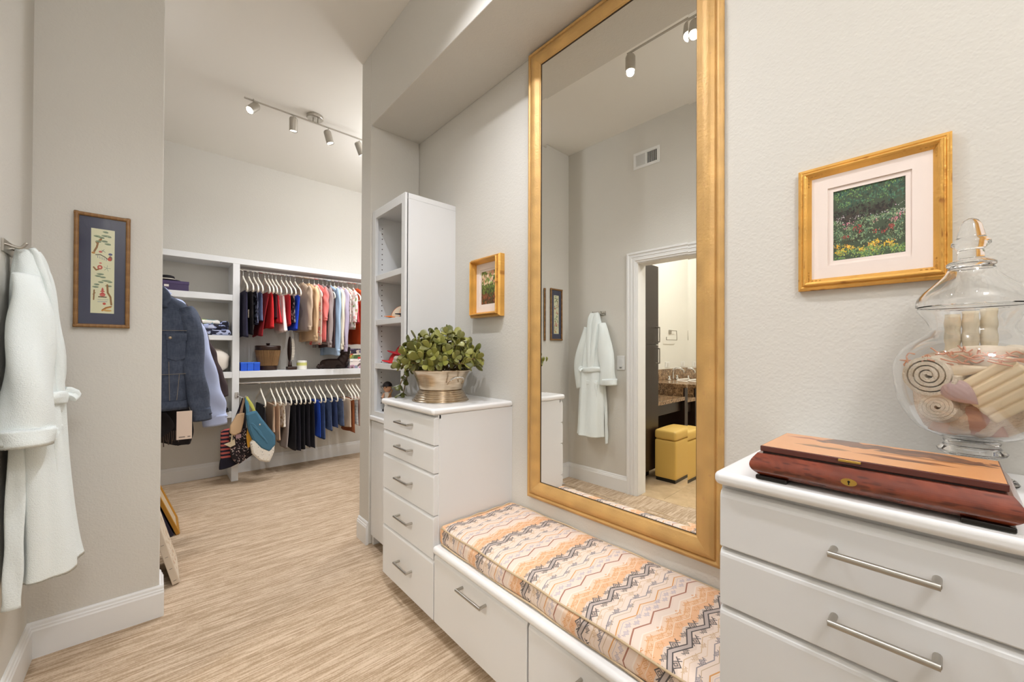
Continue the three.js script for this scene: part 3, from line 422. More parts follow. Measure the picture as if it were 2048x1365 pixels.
{
  const t = thing('jade_plant', 'bushy green jade plant with thick oval leaves growing from the silver planter', 'plant', [PX, HTOP + 0.1, PZ]);
  const soil = lathe([[0.0001, 0.036], [0.06, 0.034], [0.122, 0.03], [0.114, 0.016], [0.0001, 0.016]], 32); part('soil', soil, std(0x3a2a1c, 1), t);
  const leafG = (L, W, curl) => { const o = []; for (let k = 0; k <= 14; k++) { const u = k / 14; o.push([u, u < 0.66 ? lerp(0.16, 1, pow(sin(u / 0.66 * PI / 2), 1.3)) : sqrt(max(0, 1 - pow((u - 0.66) / 0.34, 2.2)))]); } const nA = 10, pos = [], idx = []; o.forEach(([u, w]) => { for (let i = 0; i <= nA; i++) { const a = i / nA * 2 * PI, x = cos(a) * W * w; pos.push(x, u * L, sin(a) * 0.0034 * (0.35 + 0.65 * sqrt(w)) * (w > 0 ? 1 : 0) + curl * u * u * L * 0.6 + 8 * x * x); } }); for (let j = 0; j < 14; j++) for (let i = 0; i < nA; i++) { const p = j * (nA + 1) + i; idx.push(p, p + 1, p + nA + 1, p + 1, p + nA + 2, p + nA + 1); } const g = new THREE.BufferGeometry(); g.setAttribute('position', new THREE.Float32BufferAttribute(pos, 3)); g.setIndex(idx); g.computeVertexNormals(); return prep(g); };
  const variants = [leafG(0.044, 0.0145, 0.12), leafG(0.038, 0.0135, 0.3), leafG(0.03, 0.0105, 0.1), leafG(0.05, 0.0165, 0.4)];
  const mats = [0x716f30, 0x84843c, 0x5f622b, 0x97954c, 0x7b7a44].map(c => phys(c, 0.36, { sheen: 0.1 }));
  const R = rng(77), stemMat = std(0x7a6238, 0.8), stems = [];
  const leaves = [], addLeaf = (P, dir, up) => { const g = variants[floor(R() * 4)], q = new THREE.Quaternion(), Y = dir.clone().normalize(), X = Y.clone().cross(up).normalize(), Z = X.clone().cross(Y).normalize(); q.setFromRotationMatrix(new THREE.Matrix4().makeBasis(X, Y, Z)); leaves.push([g, P.clone(), q, 0.75 + 0.45 * R(), mats[floor(R() * mats.length)]]); };
  const tips = []; for (let k = 0; k < 60; k++) { const a = k * 2.39996, e = sqrt((k + 0.5) / 60), th = e * 1.52, rr = 0.215 * (0.86 + 0.22 * R()); tips.push([sin(th) * cos(a) * rr * 0.9, 0.062 + max(0, cos(th)) * rr * 0.82, sin(th) * sin(a) * rr * 0.92]); }
  tips.push([-0.10, -0.075, -0.205], [-0.13, -0.03, -0.18]);
  for (const T of tips) {
    const r0 = 0.07 * sqrt(R()), a0 = atan2(T[2], T[0]) + (R() - 0.5) * 0.8, base = [r0 * cos(a0), 0.03, r0 * sin(a0)], low = T[1] < -0.02;
    const mid = low ? [T[0] * 0.75, 0.085, T[2] * 0.75] : [lerp(base[0], T[0], 0.5), lerp(base[1], T[1], 0.85), lerp(base[2], T[2], 0.5)];
    const pts = low ? [base, [T[0] * 0.5, 0.09, T[2] * 0.5], [T[0] * 0.82, 0.055, T[2] * 0.82], T] : [base, mid, T]; stems.push(tube(pts, 0.0028, 12, 6));
    const cv = new THREE.CatmullRomCurve3(pts.map(p => V3(...p))), n = 4;
    for (let k = 0; k < n; k++) { const u = k === n - 1 ? 1 : 0.52 + 0.16 * k, P = cv.getPoint(u), tan = cv.getTangent(u), s1 = tan.clone().cross(V3(R() - 0.5, R() - 0.5, R() - 0.5)).normalize(), s2 = tan.clone().cross(s1); const ph = k * PI / 2; const A = s1.clone().multiplyScalar(cos(ph)).addScaledVector(s2, sin(ph)), up = k === n - 1 ? 0.55 : 0.25; for (const sg of [1, -1]) { const d = A.clone().multiplyScalar(sg).addScaledVector(tan, up); addLeaf(P, d, tan.clone().add(V3(0.01, 0.02, 0.03))); if (k === n - 1) { const B = s1.clone().multiplyScalar(-sin(ph)).addScaledVector(s2, cos(ph)).multiplyScalar(sg).addScaledVector(tan, 0.9); addLeaf(P, B, tan.clone().add(V3(0.02, 0.01, 0.03))); } } }
  }
  const sm = part('stems', stems, stemMat, t); sm.userData.kind = 'stuff';
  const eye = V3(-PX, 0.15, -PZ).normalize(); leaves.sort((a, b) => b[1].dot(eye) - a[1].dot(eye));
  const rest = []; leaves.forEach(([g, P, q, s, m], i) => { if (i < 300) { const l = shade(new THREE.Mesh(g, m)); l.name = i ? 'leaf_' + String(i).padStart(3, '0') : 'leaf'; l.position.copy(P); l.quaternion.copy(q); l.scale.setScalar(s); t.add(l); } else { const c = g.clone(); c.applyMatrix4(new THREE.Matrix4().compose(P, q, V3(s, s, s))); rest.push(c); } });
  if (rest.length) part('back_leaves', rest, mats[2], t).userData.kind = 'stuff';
}
// ---------- jewellery box
{
  const t = thing('jewellery_box', 'polished wooden jewellery box with inlaid landscape lid on the nearer white dresser', 'box');
  const x0 = 0.869, x1 = 1.075, z0 = -0.262, z1 = 0.063, yb = HTOP + 0.007, yt = yb + 0.044;
  const burl = dataTex(512, 256, (u, v) => { const n = vnoise(u * 14, v * 7, 14, 7, 61), m = vnoise(u * 5 + 1.5 * n, v * 22, 5, 22, 62), s = vnoise(u * 60, v * 30, 60, 30, 63), k = 0.45 * n + 0.35 * m + 0.2 * s, d = smooth(0.62, 0.9, vnoise(u * 26, v * 60, 26, 60, 64)); return [lerp(98, 152, k) * (1 - 0.25 * d), lerp(40, 70, k) * (1 - 0.3 * d), lerp(26, 42, k) * (1 - 0.3 * d)]; }, true, 1 / 0.4, 1 / 0.2);
  const wood = phys(0xffffff, 0.22, { map: burl, clearcoat: 0.7, clearcoatRoughness: 0.08 });
  const rim = phys(0x5a2319, 0.25, { clearcoat: 0.6, clearcoatRoughness: 0.1 });
  const secs = 16, pr = []; for (let k = 0; k <= secs; k++) { const u = k / secs; pr.push([0.013 - 0.0145 * sin(PI * pow(u, 0.85)) * 1.0 - 0.006 * u, u * (yt - yb)]); }
  const pos = [], uv = []; const rect = i => { const [o, y] = pr[i]; return [[x0 + o, yb + y, z0 + o], [x1 - o, yb + y, z0 + o], [x1 - o, yb + y, z1 - o], [x0 + o, yb + y, z1 - o]]; };
  for (let i = 0; i < secs; i++) { const a = rect(i), b = rect(i + 1); for (let k = 0; k < 4; k++) { const n = (k + 1) % 4, q = [a[k], b[k], b[n], a[n]]; for (const m of [0, 1, 2, 0, 2, 3]) { pos.push(...q[m]); uv.push(q[m][0] + q[m][2], q[m][1]); } } }
  for (const [i, o] of [[0, [0, 1, 2, 0, 2, 3]], [secs, [0, 2, 1, 0, 3, 2]]]) { const a = rect(i); for (const m of o) { pos.push(...a[m]); uv.push(a[m][0], a[m][2]); } }
  const g = new THREE.BufferGeometry(); g.setAttribute('position', new THREE.Float32BufferAttribute(pos, 3)); g.setAttribute('uv', new THREE.Float32BufferAttribute(uv, 2)); g.computeVertexNormals(); part('box_body', g, wood, t);
  const lid = part('lid', span(x0 + 0.012, x1 - 0.012, yt + 0.003, yt + 0.0135, z0 + 0.010, z1 - 0.010, 0.0015, 2), rim, t); part('lid_seam', span(x0 + 0.016, x1 - 0.016, yt - 0.001, yt + 0.004, z0 + 0.014, z1 - 0.014, 0), blackMat, t);
  const scenery = (c, W, H) => { const R = rng(14); c.fillStyle = '#dd9a62'; c.fillRect(0, 0, W, H); for (let i = 0; i < 420; i++) { c.globalAlpha = 0.10; c.strokeStyle = ['#b9703a', '#f0bd8a', '#c98347'][i % 3]; c.lineWidth = 1 + 2 * R(); const y = R() * H; c.beginPath(); c.moveTo(R() * W * 0.6, y); c.lineTo(W * (0.4 + 0.6 * R()), y + (R() - 0.5) * 18); c.stroke(); } c.globalAlpha = 1;
    const hill = (col, y, a, s, x0, x1) => { c.fillStyle = col; c.beginPath(); c.moveTo(x0 * W, y * H); for (let k = 0; k <= 40; k++) { const u = k / 40; c.lineTo(lerp(x0, x1, u) * W, (y - a * sin(PI * u) * (0.5 + 0.8 * vnoise(u * 6, s, 50, 50, 70))) * H); } for (let k = 40; k >= 0; k--) { const u = k / 40; c.lineTo(lerp(x0, x1, u) * W, (y + a * 0.4 * sin(PI * u) * vnoise(u * 8, s + 9, 50, 50, 71)) * H); } c.closePath(); c.fill(); };
    hill('#6b4a3c', 0.26, 0.36, 21, 0.2, 0.55); hill('#70503f', 0.36, 0.34, 22, 0.5, 0.97); hill('#5f4438', 0.24, 0.26, 23, 0.38, 0.72); hill('#7a4c38', 0.22, 0.14, 1, 0.25, 0.62); hill('#8a5a3e', 0.30, 0.12, 2, 0.58, 1.0); hill('#6e4634', 0.16, 0.10, 3, 0.48, 0.8); hill('#a4552f', 0.20, 0.08, 4, 0.02, 0.3); hill('#9b6b32', 0.60, 0.10, 5, 0.12, 0.42); hill('#74431f', 0.63, 0.05, 6, 0.16, 0.4); hill('#8d4f23', 0.64, 0.09, 7, 0.42, 0.86); hill('#5f3618', 0.68, 0.05, 8, 0.5, 0.8); hill('#a96a35', 0.45, 0.06, 9, 0.5, 0.98); hill('#6d4a3a', 0.38, 0.07, 10, 0.84, 1.0);
    for (let k = 0; k < 26; k++) { c.fillStyle = ['#6a4638', '#8b5a40'][k % 2]; const x = (0.25 + 0.75 * R()) * W, y = (0.15 + 0.2 * R()) * H; c.beginPath(); c.ellipse(x, y, 8 + 14 * R(), 5 + 9 * R(), 0, 0, 7); c.fill(); } };
  const ins = new THREE.PlaneGeometry(z1 - z0 - 0.024, x1 - x0 - 0.028); ins.rotateX(-PI / 2); ins.rotateY(-PI / 2); ins.translate((x0 + x1) / 2, yt + 0.01375, (z0 + z1) / 2); part('inlay', ins, phys(0xffffff, 0.3, { map: canvasTex(1024, 512, scenery), clearcoat: 0.5, clearcoatRoughness: 0.15 }), lid);
  const zc = (z0 + z1) / 2 - 0.017; const esc = new THREE.CylinderGeometry(0.0105, 0.0105, 0.002, 24); esc.scale(1, 1, 0.58); esc.rotateZ(PI / 2); esc.rotateX(PI / 2); esc.translate(x0 - 0.0035, yb + 0.0225, zc); const e = part('escutcheon', esc, brass, t); const kh = new THREE.CylinderGeometry(0.0018, 0.0018, 0.003, 12); kh.rotateZ(PI / 2); kh.translate(x0 - 0.004, yb + 0.0235, zc); part('keyhole', [prep(kh), box(0.003, 0.005, 0.0016, x0 - 0.004, yb + 0.021, zc, 0)], blackMat, e);
  part('latch_plate', span(x0 + 0.0075, x0 + 0.0125, yt + 0.0085, yt + 0.0125, zc - 0.016, zc + 0.014, 0.0008), brass, lid);
  for (const [a, b] of [[z0 + 0.004, z0 + 0.056], [z1 - 0.056, z1 - 0.004]]) for (const [c, d] of [[x0 + 0.004, x0 + 0.04], [x1 - 0.04, x1 - 0.004]]) part('foot', span(c, d, HTOP, yb + 0.0015, a, b, 0.0025, 2), phys(0x14110f, 0.2), t);
}
// ---------- apothecary jar with bath things inside
const JX = 1.185, JZ = 0.024;
{
  const t = thing('apothecary_jar', 'large lidded clear glass footed jar filled with shells and towels', 'jar', [JX, HTOP, JZ]);
  const clear = phys(0xfbfdfb, 0.0, { transmission: 1, thickness: 0, ior: 1.9 }), solid = phys(0xffffff, 0.0, { transmission: 1, thickness: 0.02, ior: 1.5 });
  const body = rounded([[0.046, 0.082], [0.075, 0.098], [0.101, 0.142], [0.111, 0.2], [0.107, 0.236], [0.088, 0.266], [0.064, 0.284], [0.056, 0.295], [0.062, 0.312], [0.073, 0.329], [0.0755, 0.336]], 6);
  part('jar_body', lathe([[0.0001, 0.077], [0.03, 0.0775], ...body, ...body.slice().reverse().map(([r, y], i, a) => { const q = a[max(0, i - 1)], w = a[min(a.length - 1, i + 1)], dx = w[0] - q[0], dy = w[1] - q[1], L = hypot(dx, dy) || 1; return [max(0.001, r + dy / L * 0.0025), y - dx / L * 0.0025]; }), [0.03, 0.0805], [0.0001, 0.0802]], 72), solid, t);
  part('jar_foot', lathe([[0.0001, 0.0005], [0.058, 0.0005], [0.06, 0.004], [0.055, 0.01], [0.036, 0.02], [0.027, 0.032], [0.027, 0.04], [0.034, 0.048], [0.045, 0.053], [0.047, 0.058], [0.04, 0.064], [0.036, 0.07], [0.038, 0.0755], [0.0001, 0.0765]], 60), solid, t);
  const lo = rounded([[0.0765, 0.340], [0.0765, 0.346], [0.0745, 0.356], [0.066, 0.369], [0.048, 0.388], [0.036, 0.402], [0.0315, 0.413]], 6); const lid = part('lid', lathe([...lo, [0.0001, 0.4135], [0.0001, 0.411], ...lo.slice().reverse().map(([r, y]) => [r - 0.0028, y - 0.0018]), [0.0765, 0.340]], 72), solid, t);
  part('finial', lathe([[0.0001, 0.414], [0.028, 0.4145], [0.033, 0.418], [0.0335, 0.423], [0.029, 0.427], [0.021, 0.429], [0.018, 0.433], [0.018, 0.45], [0.021, 0.454], [0.0265, 0.459], [0.0265, 0.465], [0.021, 0.47], [0.0195, 0.475], [0.015, 0.497], [0.010, 0.507], [0.004, 0.511], [0.0001, 0.512]], 48), phys(0xffffff, 0.0, { transmission: 1, thickness: 0.03, ior: 1.45 }), lid);
}
const front = V3(-1, 0, -0.02).normalize(), jarRight = V3(-0.02, 0, 1);   // across and towards the room
const J = (a, f, y) => [JX + jarRight.x * a + front.x * f, HTOP + y, JZ + jarRight.z * a + front.z * f];
const terryBump = dataTex(256, 256, (u, v) => { const k = 255 * (0.5 * vnoise(u * 90, v * 90, 90, 90, 81) + 0.5 * vnoise(u * 45, v * 45, 45, 45, 82)); return [k, k, k]; }, false, 9, 9);
const cream = std(0xf8ead2, 0.95, { bumpMap: terryBump, bumpScale: 0.0015 });
function rolled(name, label, p, r, len, turns, yaw, pitch, mat, th = 0.0035) {
  const pts = [], n = turns * 22; for (let k = 0; k <= n; k++) { const u = k / n, a = u * turns * 2 * PI; pts.push([lerp(0.003, r, u) * cos(a), lerp(0.003, r, u) * sin(a)]); }
  const out = pts.map((q, i) => { const w = pts[max(0, i - 1)], e = pts[min(n, i + 1)], dx = e[0] - w[0], dy = e[1] - w[1], L = hypot(dx, dy) || 1; return [q[0] - dy / L * th / 2, q[1] + dx / L * th / 2]; }), inn = pts.map((q, i) => { const w = pts[max(0, i - 1)], e = pts[min(n, i + 1)], dx = e[0] - w[0], dy = e[1] - w[1], L = hypot(dx, dy) || 1; return [q[0] + dy / L * th / 2, q[1] - dx / L * th / 2]; });
  const g = extrude([...out, ...inn.reverse()], len, 0.0006); g.rotateX(pitch); g.rotateY(yaw); return solo(name, label, 'towel', g, mat, p);
}
const faceYaw = atan2(front.x, front.z);
rolled('face_towel', 'cream rolled face towel showing its spiral end at the left in the glass jar', J(-0.046, 0.04, 0.205), 0.039, 0.056, 4, faceYaw - 0.35, 0.05, cream, 0.0055);
rolled('face_towel', 'smaller cream rolled cloth below the larger spiral towel in the glass jar', J(-0.036, 0.046, 0.138), 0.026, 0.05, 4, faceYaw - 0.3, -0.25, cream, 0.0042);
function shell(name, label, p, L, W, ribs, mat, rot) {               // fan shell
  const g = new THREE.SphereGeometry(1, ribs * 4, 16), q = g.attributes.position; for (let i = 0; i < q.count; i++) { const x = q.getX(i), y = q.getY(i), z = q.getZ(i), a = atan2(z, x), u = (y + 1) / 2, k = 1 + 0.05 * cos(a * ribs) * u; q.setXYZ(i, x * W * k * pow(u, 0.5) * 1.05, (u - 0.5) * L, z * W * 0.5 * k); } g.computeVertexNormals(); const m = solo(name, label, 'shell', prep(g), mat, p); m.rotation.set(...rot); return m;
}
shell('fan_shell', 'mauve ribbed fan shell beside the rolled towel in the glass jar', J(-0.012, 0.07, 0.172), 0.055, 0.024, 15, std(0xd4b4ae, 0.6), [0.2, faceYaw, 1.05]);
shell('fan_shell', 'dusky pink ribbed shell lying at the bottom of the glass jar', J(0.012, 0.04, 0.115), 0.075, 0.034, 15, std(0xd9a890, 0.6), [0.2, faceYaw, 1.25]);
shell('spindle_shell', 'pale pointed shell lying across the spiral towel in the glass jar', J(-0.012, 0.062, 0.214), 0.085, 0.014, 9, std(0xf1dcba, 0.45), [0, faceYaw, 1.75]);
shell('spindle_shell', 'white pointed shell above the ribbed soap in the glass jar', J(0.05, 0.045, 0.225), 0.1, 0.019, 9, std(0xf5e8d6, 0.45), [0, faceYaw, 1.4]);
shell('scallop_shell', 'pale peach scallop shell at the lower left bottom of the glass jar', J(-0.032, 0.046, 0.108), 0.05, 0.026, 13, std(0xefc9a6, 0.6), [0.3, faceYaw, -0.9]);
shell('cone_shell', 'cream cone shell at the upper right edge of the jar contents', J(0.07, 0.03, 0.238), 0.075, 0.02, 9, std(0xf3e4cc, 0.5), [0.1, faceYaw, 1.2]);
shell('spindle_shell', 'long pale shell lying on top of the jar contents under the neck', J(0.03, 0.045, 0.25), 0.12, 0.014, 9, std(0xf2dfc4, 0.45), [0, faceYaw, 1.6]);
{
  const g = []; for (let k = 0; k < 5; k++) g.push(box(0.0155, 0.092, 0.022, (k - 2) * 0.0165, 0, 0, 0.005, 3)); g.push(box(0.08, 0.09, 0.014, 0, 0, 0, 0.003, 2));
  const s = solo('soap_bar', 'honey yellow ribbed soap slab tilted in the front of the glass jar', 'soap', g, phys(0xfbe4bb, 0.5), J(0.036, 0.058, 0.182)); s.rotation.set(-0.1, faceYaw, -0.95);
  const R = rng(4), curls = []; for (let k = 0; k < 46; k++) { const a = -0.085 + 0.17 * R(), f = sqrt(max(0, 0.0088 - a * a)) * (0.55 + 0.4 * R()), y = 0.232 + 0.022 * R() - abs(a) * 0.12, L = 0.02 + 0.02 * R(), b = R() * 6; curls.push(tube([J(a, f, y), J(a + L * 0.4 * cos(b), f * 0.97, y + 0.006 * sin(b)), J(clamp(a + L * cos(b), -0.085, 0.085), f * 0.92, y + 0.008 * sin(b * 2))], 0.0013, 10, 5)); }
  const cm = solo('raffia_strings', 'tangled peach raffia strings spread over the top of the jar contents', 'raffia', curls, std(0xeaa987, 0.7)); cm.userData.kind = 'stuff';
  const fill = ringBody([[HTOP + 0.252, JX + 0.01, JZ, 0.03, 0.035], [HTOP + 0.238, JX + 0.022, JZ, 0.055, 0.07], [HTOP + 0.2, JX + 0.028, JZ + 0.004, 0.06, 0.085], [HTOP + 0.16, JX + 0.024, JZ + 0.006, 0.06, 0.082], [HTOP + 0.125, JX + 0.008, JZ + 0.004, 0.066, 0.074], [HTOP + 0.1, JX, JZ, 0.058, 0.06], [HTOP + 0.09, JX, JZ, 0.036, 0.036]], { nA: 96, nT: 60, folds: 9, amp: 0.007, grow: 0, e: 1, wob: 0.005, seed: 9 });
  solo('bath_cloth', 'crumpled cream bath cloth filling the lower part of the glass jar', 'cloth', fill, std(0xf4dcc0, 0.95, { bumpMap: terryBump, bumpScale: 0.002 }));
  for (const [k, lab] of [[0, 'left'], [1, 'middle'], [2, 'right']]) { const R2 = rng(30 + k), pr = []; for (let i = 0; i <= 14; i++) pr.push([0.0112 + 0.0008 * sin(i * 1.3 + k), i / 14 * 0.085]); const l = solo('loofah_stick', ['short pale loofah stick standing leftmost in the jar neck', 'tall pale loofah stick standing between two others in the jar neck', 'pale loofah stick standing rightmost in the jar neck'][k], 'loofah', lathe([[0.0001, 0], ...pr, [0.0001, 0.085]], 14), std(0xf5e6c8, 0.9), J(-0.024 + k * 0.0235, -0.002 + 0.006 * (k % 2), 0.24 + 0.004 * k)); l.rotation.z = (k - 1) * -0.12; }
}
// ---------- terry robe on a hook rail, light switch, wall grille (all on the left wall)
{
  const r = thing('hook_rail', 'short brushed metal hook rail behind the hanging bathrobe collar', 'hook rail');
  part('plate', span(XL, XL + 0.006, 1.505, 1.545, -2.12, -1.98, 0.001), nickel, r);
  for (const z of [-2.0, -2.085]) part('hook', tube([[XL + 0.005, 1.53, z], [XL + 0.035, 1.522, z], [XL + 0.048, 1.538, z]], 0.005, 14, 8), nickel, r);
  const terry = std(0xebf1ee, 0.97, { bumpMap: terryBump, bumpScale: 0.0009 });
  const t = thing('bathrobe', 'pale mint terry bathrobe with tied belt hanging on the wall hook', 'bathrobe');
  const w = XL + 0.012;
  const T = [[1.524, 0.05, -2.06, 0.035], [1.5, 0.062, -2.06, 0.045], [1.41, 0.078, -2.06, 0.07], [1.2, 0.096, -2.07, 0.1], [1.03, 0.108, -2.075, 0.112], [0.8, 0.122, -2.08, 0.12], [0.55, 0.143, -2.08, 0.125], [0.45, 0.152, -2.08, 0.13]];
  part('robe_body', ringBody(T.map(([y, d, z, h]) => [y, w + d / 2, z, d / 2, h]), { nA: 72, nT: 44, folds: 6, amp: 0.009, seed: 5, e: 0.85, wob: 0.004, hem: 0.003 }), terry, t);
  part('sleeve', limb([[w + 0.04, 1.43, -1.995, 0.028, 0.03], [w + 0.048, 1.33, -1.965, 0.042, 0.05], [w + 0.054, 1.18, -1.94, 0.05, 0.06], [w + 0.055, 1.03, -1.918, 0.053, 0.064], [w + 0.055, 0.905, -1.905, 0.055, 0.066]], [1, 0, 0], { nA: 36, nT: 36, amp: 0.005, seed: 8, wr: 2 }), terry, t);
  part('cuff', limb([[w + 0.056, 0.955, -1.909, 0.0565, 0.070], [w + 0.056, 0.898, -1.905, 0.0575, 0.070]], [1, 0, 0], { nA: 36, nT: 4, amp: 0.002, seed: 8 }), terry, t);
  part('sleeve', limb([[w + 0.04, 1.40, -2.13, 0.03, 0.03], [w + 0.052, 1.26, -2.165, 0.04, 0.046], [w + 0.06, 1.1, -2.195, 0.042, 0.048], [w + 0.06, 0.99, -2.21, 0.042, 0.045], [w + 0.055, 0.86, -2.185, 0.042, 0.043]], [1, 0, 0], { nA: 32, nT: 30, amp: 0.005, seed: 18, wr: 2 }), terry, t);
  for (const s of [-1, 1]) part('collar', limb([[w + 0.044, 1.526, -2.06 + s * 0.02, 0.012, 0.022], [w + 0.072, 1.44, -2.06 + s * 0.03, 0.011, 0.024], [w + 0.094, 1.25, -2.06 + s * 0.024, 0.011, 0.024], [w + 0.106, 1.04, -2.06 + s * 0.012, 0.010, 0.022]], [1, 0, 0], { nA: 16, nT: 26, amp: 0.0015, seed: 4 + s }), terry, t);
  const bl = []; for (let k = 0; k <= 24; k++) { const a = -1.75 + 3.5 * k / 24; bl.push([w + 0.054 + 0.062 * cos(a), 1.03 + 0.006 * sin(a * 2), -2.075 + 0.12 * sin(a), 0.006, 0.021]); } const belt = part('belt', limb(bl, [1, 0, 0], { nA: 14, nT: 40, amp: 0.001 }), terry, t);
  part('belt_knot', limb([[w + 0.1, 1.045, -2.15, 0.009, 0.02], [w + 0.122, 1.032, -2.16, 0.01, 0.022], [w + 0.118, 1.022, -2.14, 0.009, 0.02]], [0, 0, 1], { nA: 12, nT: 12, amp: 0.001 }), terry, belt);
  part('belt_tail', limb([[w + 0.03, 1.0, -1.99, 0.018, 0.007], [w + 0.028, 0.85, -1.965, 0.019, 0.007], [w + 0.027, 0.65, -1.955, 0.02, 0.007], [w + 0.024, 0.5, -1.952, 0.02, 0.007], [w + 0.021, 0.39, -1.95, 0.02, 0.006]], [1, 0, 0], { nA: 16, nT: 30, amp: 0.0015 }), terry, t);
  part('pocket', softBox(0.016, 0.16, 0.11, 0.007, [3, 14, 10], v => { v.x += 0.003 * sin(v.z * 25); }).translate(w + 0.101, 0.845, -2.045), terry, t); part('pocket_band', softBox(0.014, 0.04, 0.116, 0.006, [3, 5, 10]).translate(w + 0.102, 0.915, -2.045), terry, t);
  const sw = thing('light_switch', 'white wall switch plate beside the doorway, reflected in the mirror', 'switch'); part('plate', span(XL, XL + 0.006, 1.032, 1.152, -1.866, -1.792, 0.003, 2), trimMat, sw); part('rocker', span(XL + 0.005, XL + 0.010, 1.058, 1.126, -1.846, -1.812, 0.002), whiteMat, sw); part('slider', span(XL + 0.009, XL + 0.012, 1.048, 1.052, -1.84, -1.818, 0.0005), blackMat, sw);
  const v = thing('air_vent', 'white louvred air grille high on the wall, reflected in the mirror', 'vent'); const a = -1.71, b = -1.488, y0 = 2.688, y1 = 2.822, f = 0.022;
  part('vent_frame', [span(XL, XL + 0.008, y0, y0 + f, a, b, 0.002), span(XL, XL + 0.008, y1 - f, y1, a, b, 0.002), span(XL, XL + 0.008, y0 + f, y1 - f, a, a + f, 0.002), span(XL, XL + 0.008, y0 + f, y1 - f, b - f, b, 0.002), span(XL, XL + 0.008, y0 + f, y1 - f, (a + b) / 2 - 0.006, (a + b) / 2 + 0.006, 0.002)], trimMat, v);
  part('duct_back', span(XL, XL + 0.001, y0 + f, y1 - f, a + f, b - f, 0), std(0x2a2622, 0.9), v);
  for (let k = 0; k < 16; k++) { if (k === 8) continue; const z = a + f + 0.005 + k * (b - a - 2 * f - 0.006) / 16, g = box(0.0008, y1 - y0 - 2 * f, 0.011, 0, 0, 0, 0); g.rotateY(k < 8 ? -0.75 : 0.75); g.translate(XL + 0.004, (y0 + y1) / 2, z); part('louvre', g, trimMat, v); }
}
// ---------- closet shelving along the back wall
const ZF = -4.37;
{
  const t = thing('closet_shelving', 'white built in closet shelving with two hanging bays on the back wall', 'shelving');
  part('top_shelf', span(-0.65, XC, 1.983, 2.034, ZB, ZF, 0.003), whiteMat, t);
  part('upright_panel', span(0.519, 0.573, 0, 1.983, ZB, ZF, 0.003), whiteMat, t);
  part('upright_panel', span(-0.65, -0.62, 0, 1.983, ZB, ZF, 0.003), whiteMat, t);
  for (const [a, b] of [[1.642, 1.697], [1.283, 1.326], [0.94, 0.995], [0.581, 0.637]]) part('shelf', span(-0.62, 0.519, a, b, ZB, ZF + 0.001, 0.003), whiteMat, t);
  part('shelf', span(0.573, XC, 0.937, 1.0, ZB, ZF + 0.001, 0.003), whiteMat, t, 'long shelf between the two hanging bays');
}
const ZROD = -4.455, UPY = 1.948, LOY = 0.884;
const rodU = thing('closet_rod', 'upper chrome hanging rod full of blouses in the closet', 'rod'); part('tube', bar([0.5745, UPY, ZROD], [XC - 0.002, UPY, ZROD], 0.014, 20), chrome, rodU);
const rodL = thing('closet_rod', 'lower chrome hanging rod full of trousers under the long shelf', 'rod'); part('tube', bar([0.5745, LOY, ZROD], [XC - 0.002, LOY, ZROD], 0.014, 20), chrome, rodL);
for (const [r, y] of [[rodU, UPY], [rodL, LOY]]) { const f = new THREE.CylinderGeometry(0.024, 0.024, 0.008, 20); f.rotateZ(PI / 2); f.translate(0.5785, y, ZROD); part('flange', f, chrome, r); }
// hangers: plastic arms that dip to curled ends and a trouser bar, wire hook above
const hangerMat = phys(0xf3ead9, 0.4), armPts = s => [[0, 0, 0], [0, -0.030, s * 0.045], [0, -0.068, s * 0.115], [0, -0.090, s * 0.165], [0, -0.118, s * 0.195], [0, -0.146, s * 0.198], [0, -0.156, s * 0.178]];
const hangerArms = join([tube(armPts(1), 0.0068, 26, 8), tube(armPts(-1), 0.0068, 26, 8), bar([0, -0.154, -0.18], [0, -0.154, 0.18], 0.0058, 8)]);
const hookG = (() => { const p = [[0, 0, 0], [0, 0.03, 0]]; for (let k = 0; k <= 8; k++) { const a = -PI / 2 + k / 8 * PI * 1.25; p.push([0, 0.058 + 0.0165 * sin(a), 0.0165 * cos(a)]); } return tube(p, 0.0018, 28, 6); })();
const hangerProto = (() => { const g = new THREE.Group(); part('arms', hangerArms, hangerMat, g); part('hook', hookG, chrome, g); return g; })();
function hanger(x, rodY, what, turn) {
  const h = hangerProto.clone(); h.name = numbered('clothes_hanger'); h.position.set(x, rodY - 0.061, ZROD); h.rotation.y = turn; h.userData = { label: 'white plastic hanger ' + what, category: 'hanger', group: 'white hangers on the closet rods' }; scene.add(h); return h;
}
// cloth patterns
const clothBump = dataTex(256, 256, (u, v) => { const k = 255 * (0.5 + 0.25 * sin(u * 6.283 * 60) * sin(v * 6.283 * 60) + 0.3 * (vnoise(u * 12, v * 12, 12, 12, 91) - 0.5)); return [k, k, k]; }, false, 8, 8);
const plain = (c, o = {}) => std(c, 0.9, { bumpMap: clothBump, bumpScale: 0.0006, side: THREE.DoubleSide, ...o });
const spots = (bg, cols, n, s, seed, rep = 4) => std(0xffffff, 0.88, { map: canvasTex(256, 256, (c, W, H) => { const R = rng(seed); c.fillStyle = bg; c.fillRect(0, 0, W, H); for (let i = 0; i < n; i++) { c.fillStyle = cols[floor(R() * cols.length)]; const x = R() * W, y = R() * H, a = s * (0.5 + R()), b = a * (0.4 + 0.6 * R()), r = R() * 6; for (const ox of [-W, 0, W]) for (const oy of [-H, 0, H]) { c.beginPath(); c.ellipse(x + ox, y + oy, a, b, r, 0, 7); c.fill(); } } }, rep, rep) });
const stripes = (cols, rep) => std(0xffffff, 0.9, { map: dataTex(16, 64, (u, v) => rgb(cols[floor(v * cols.length)]), true, 1, rep) });
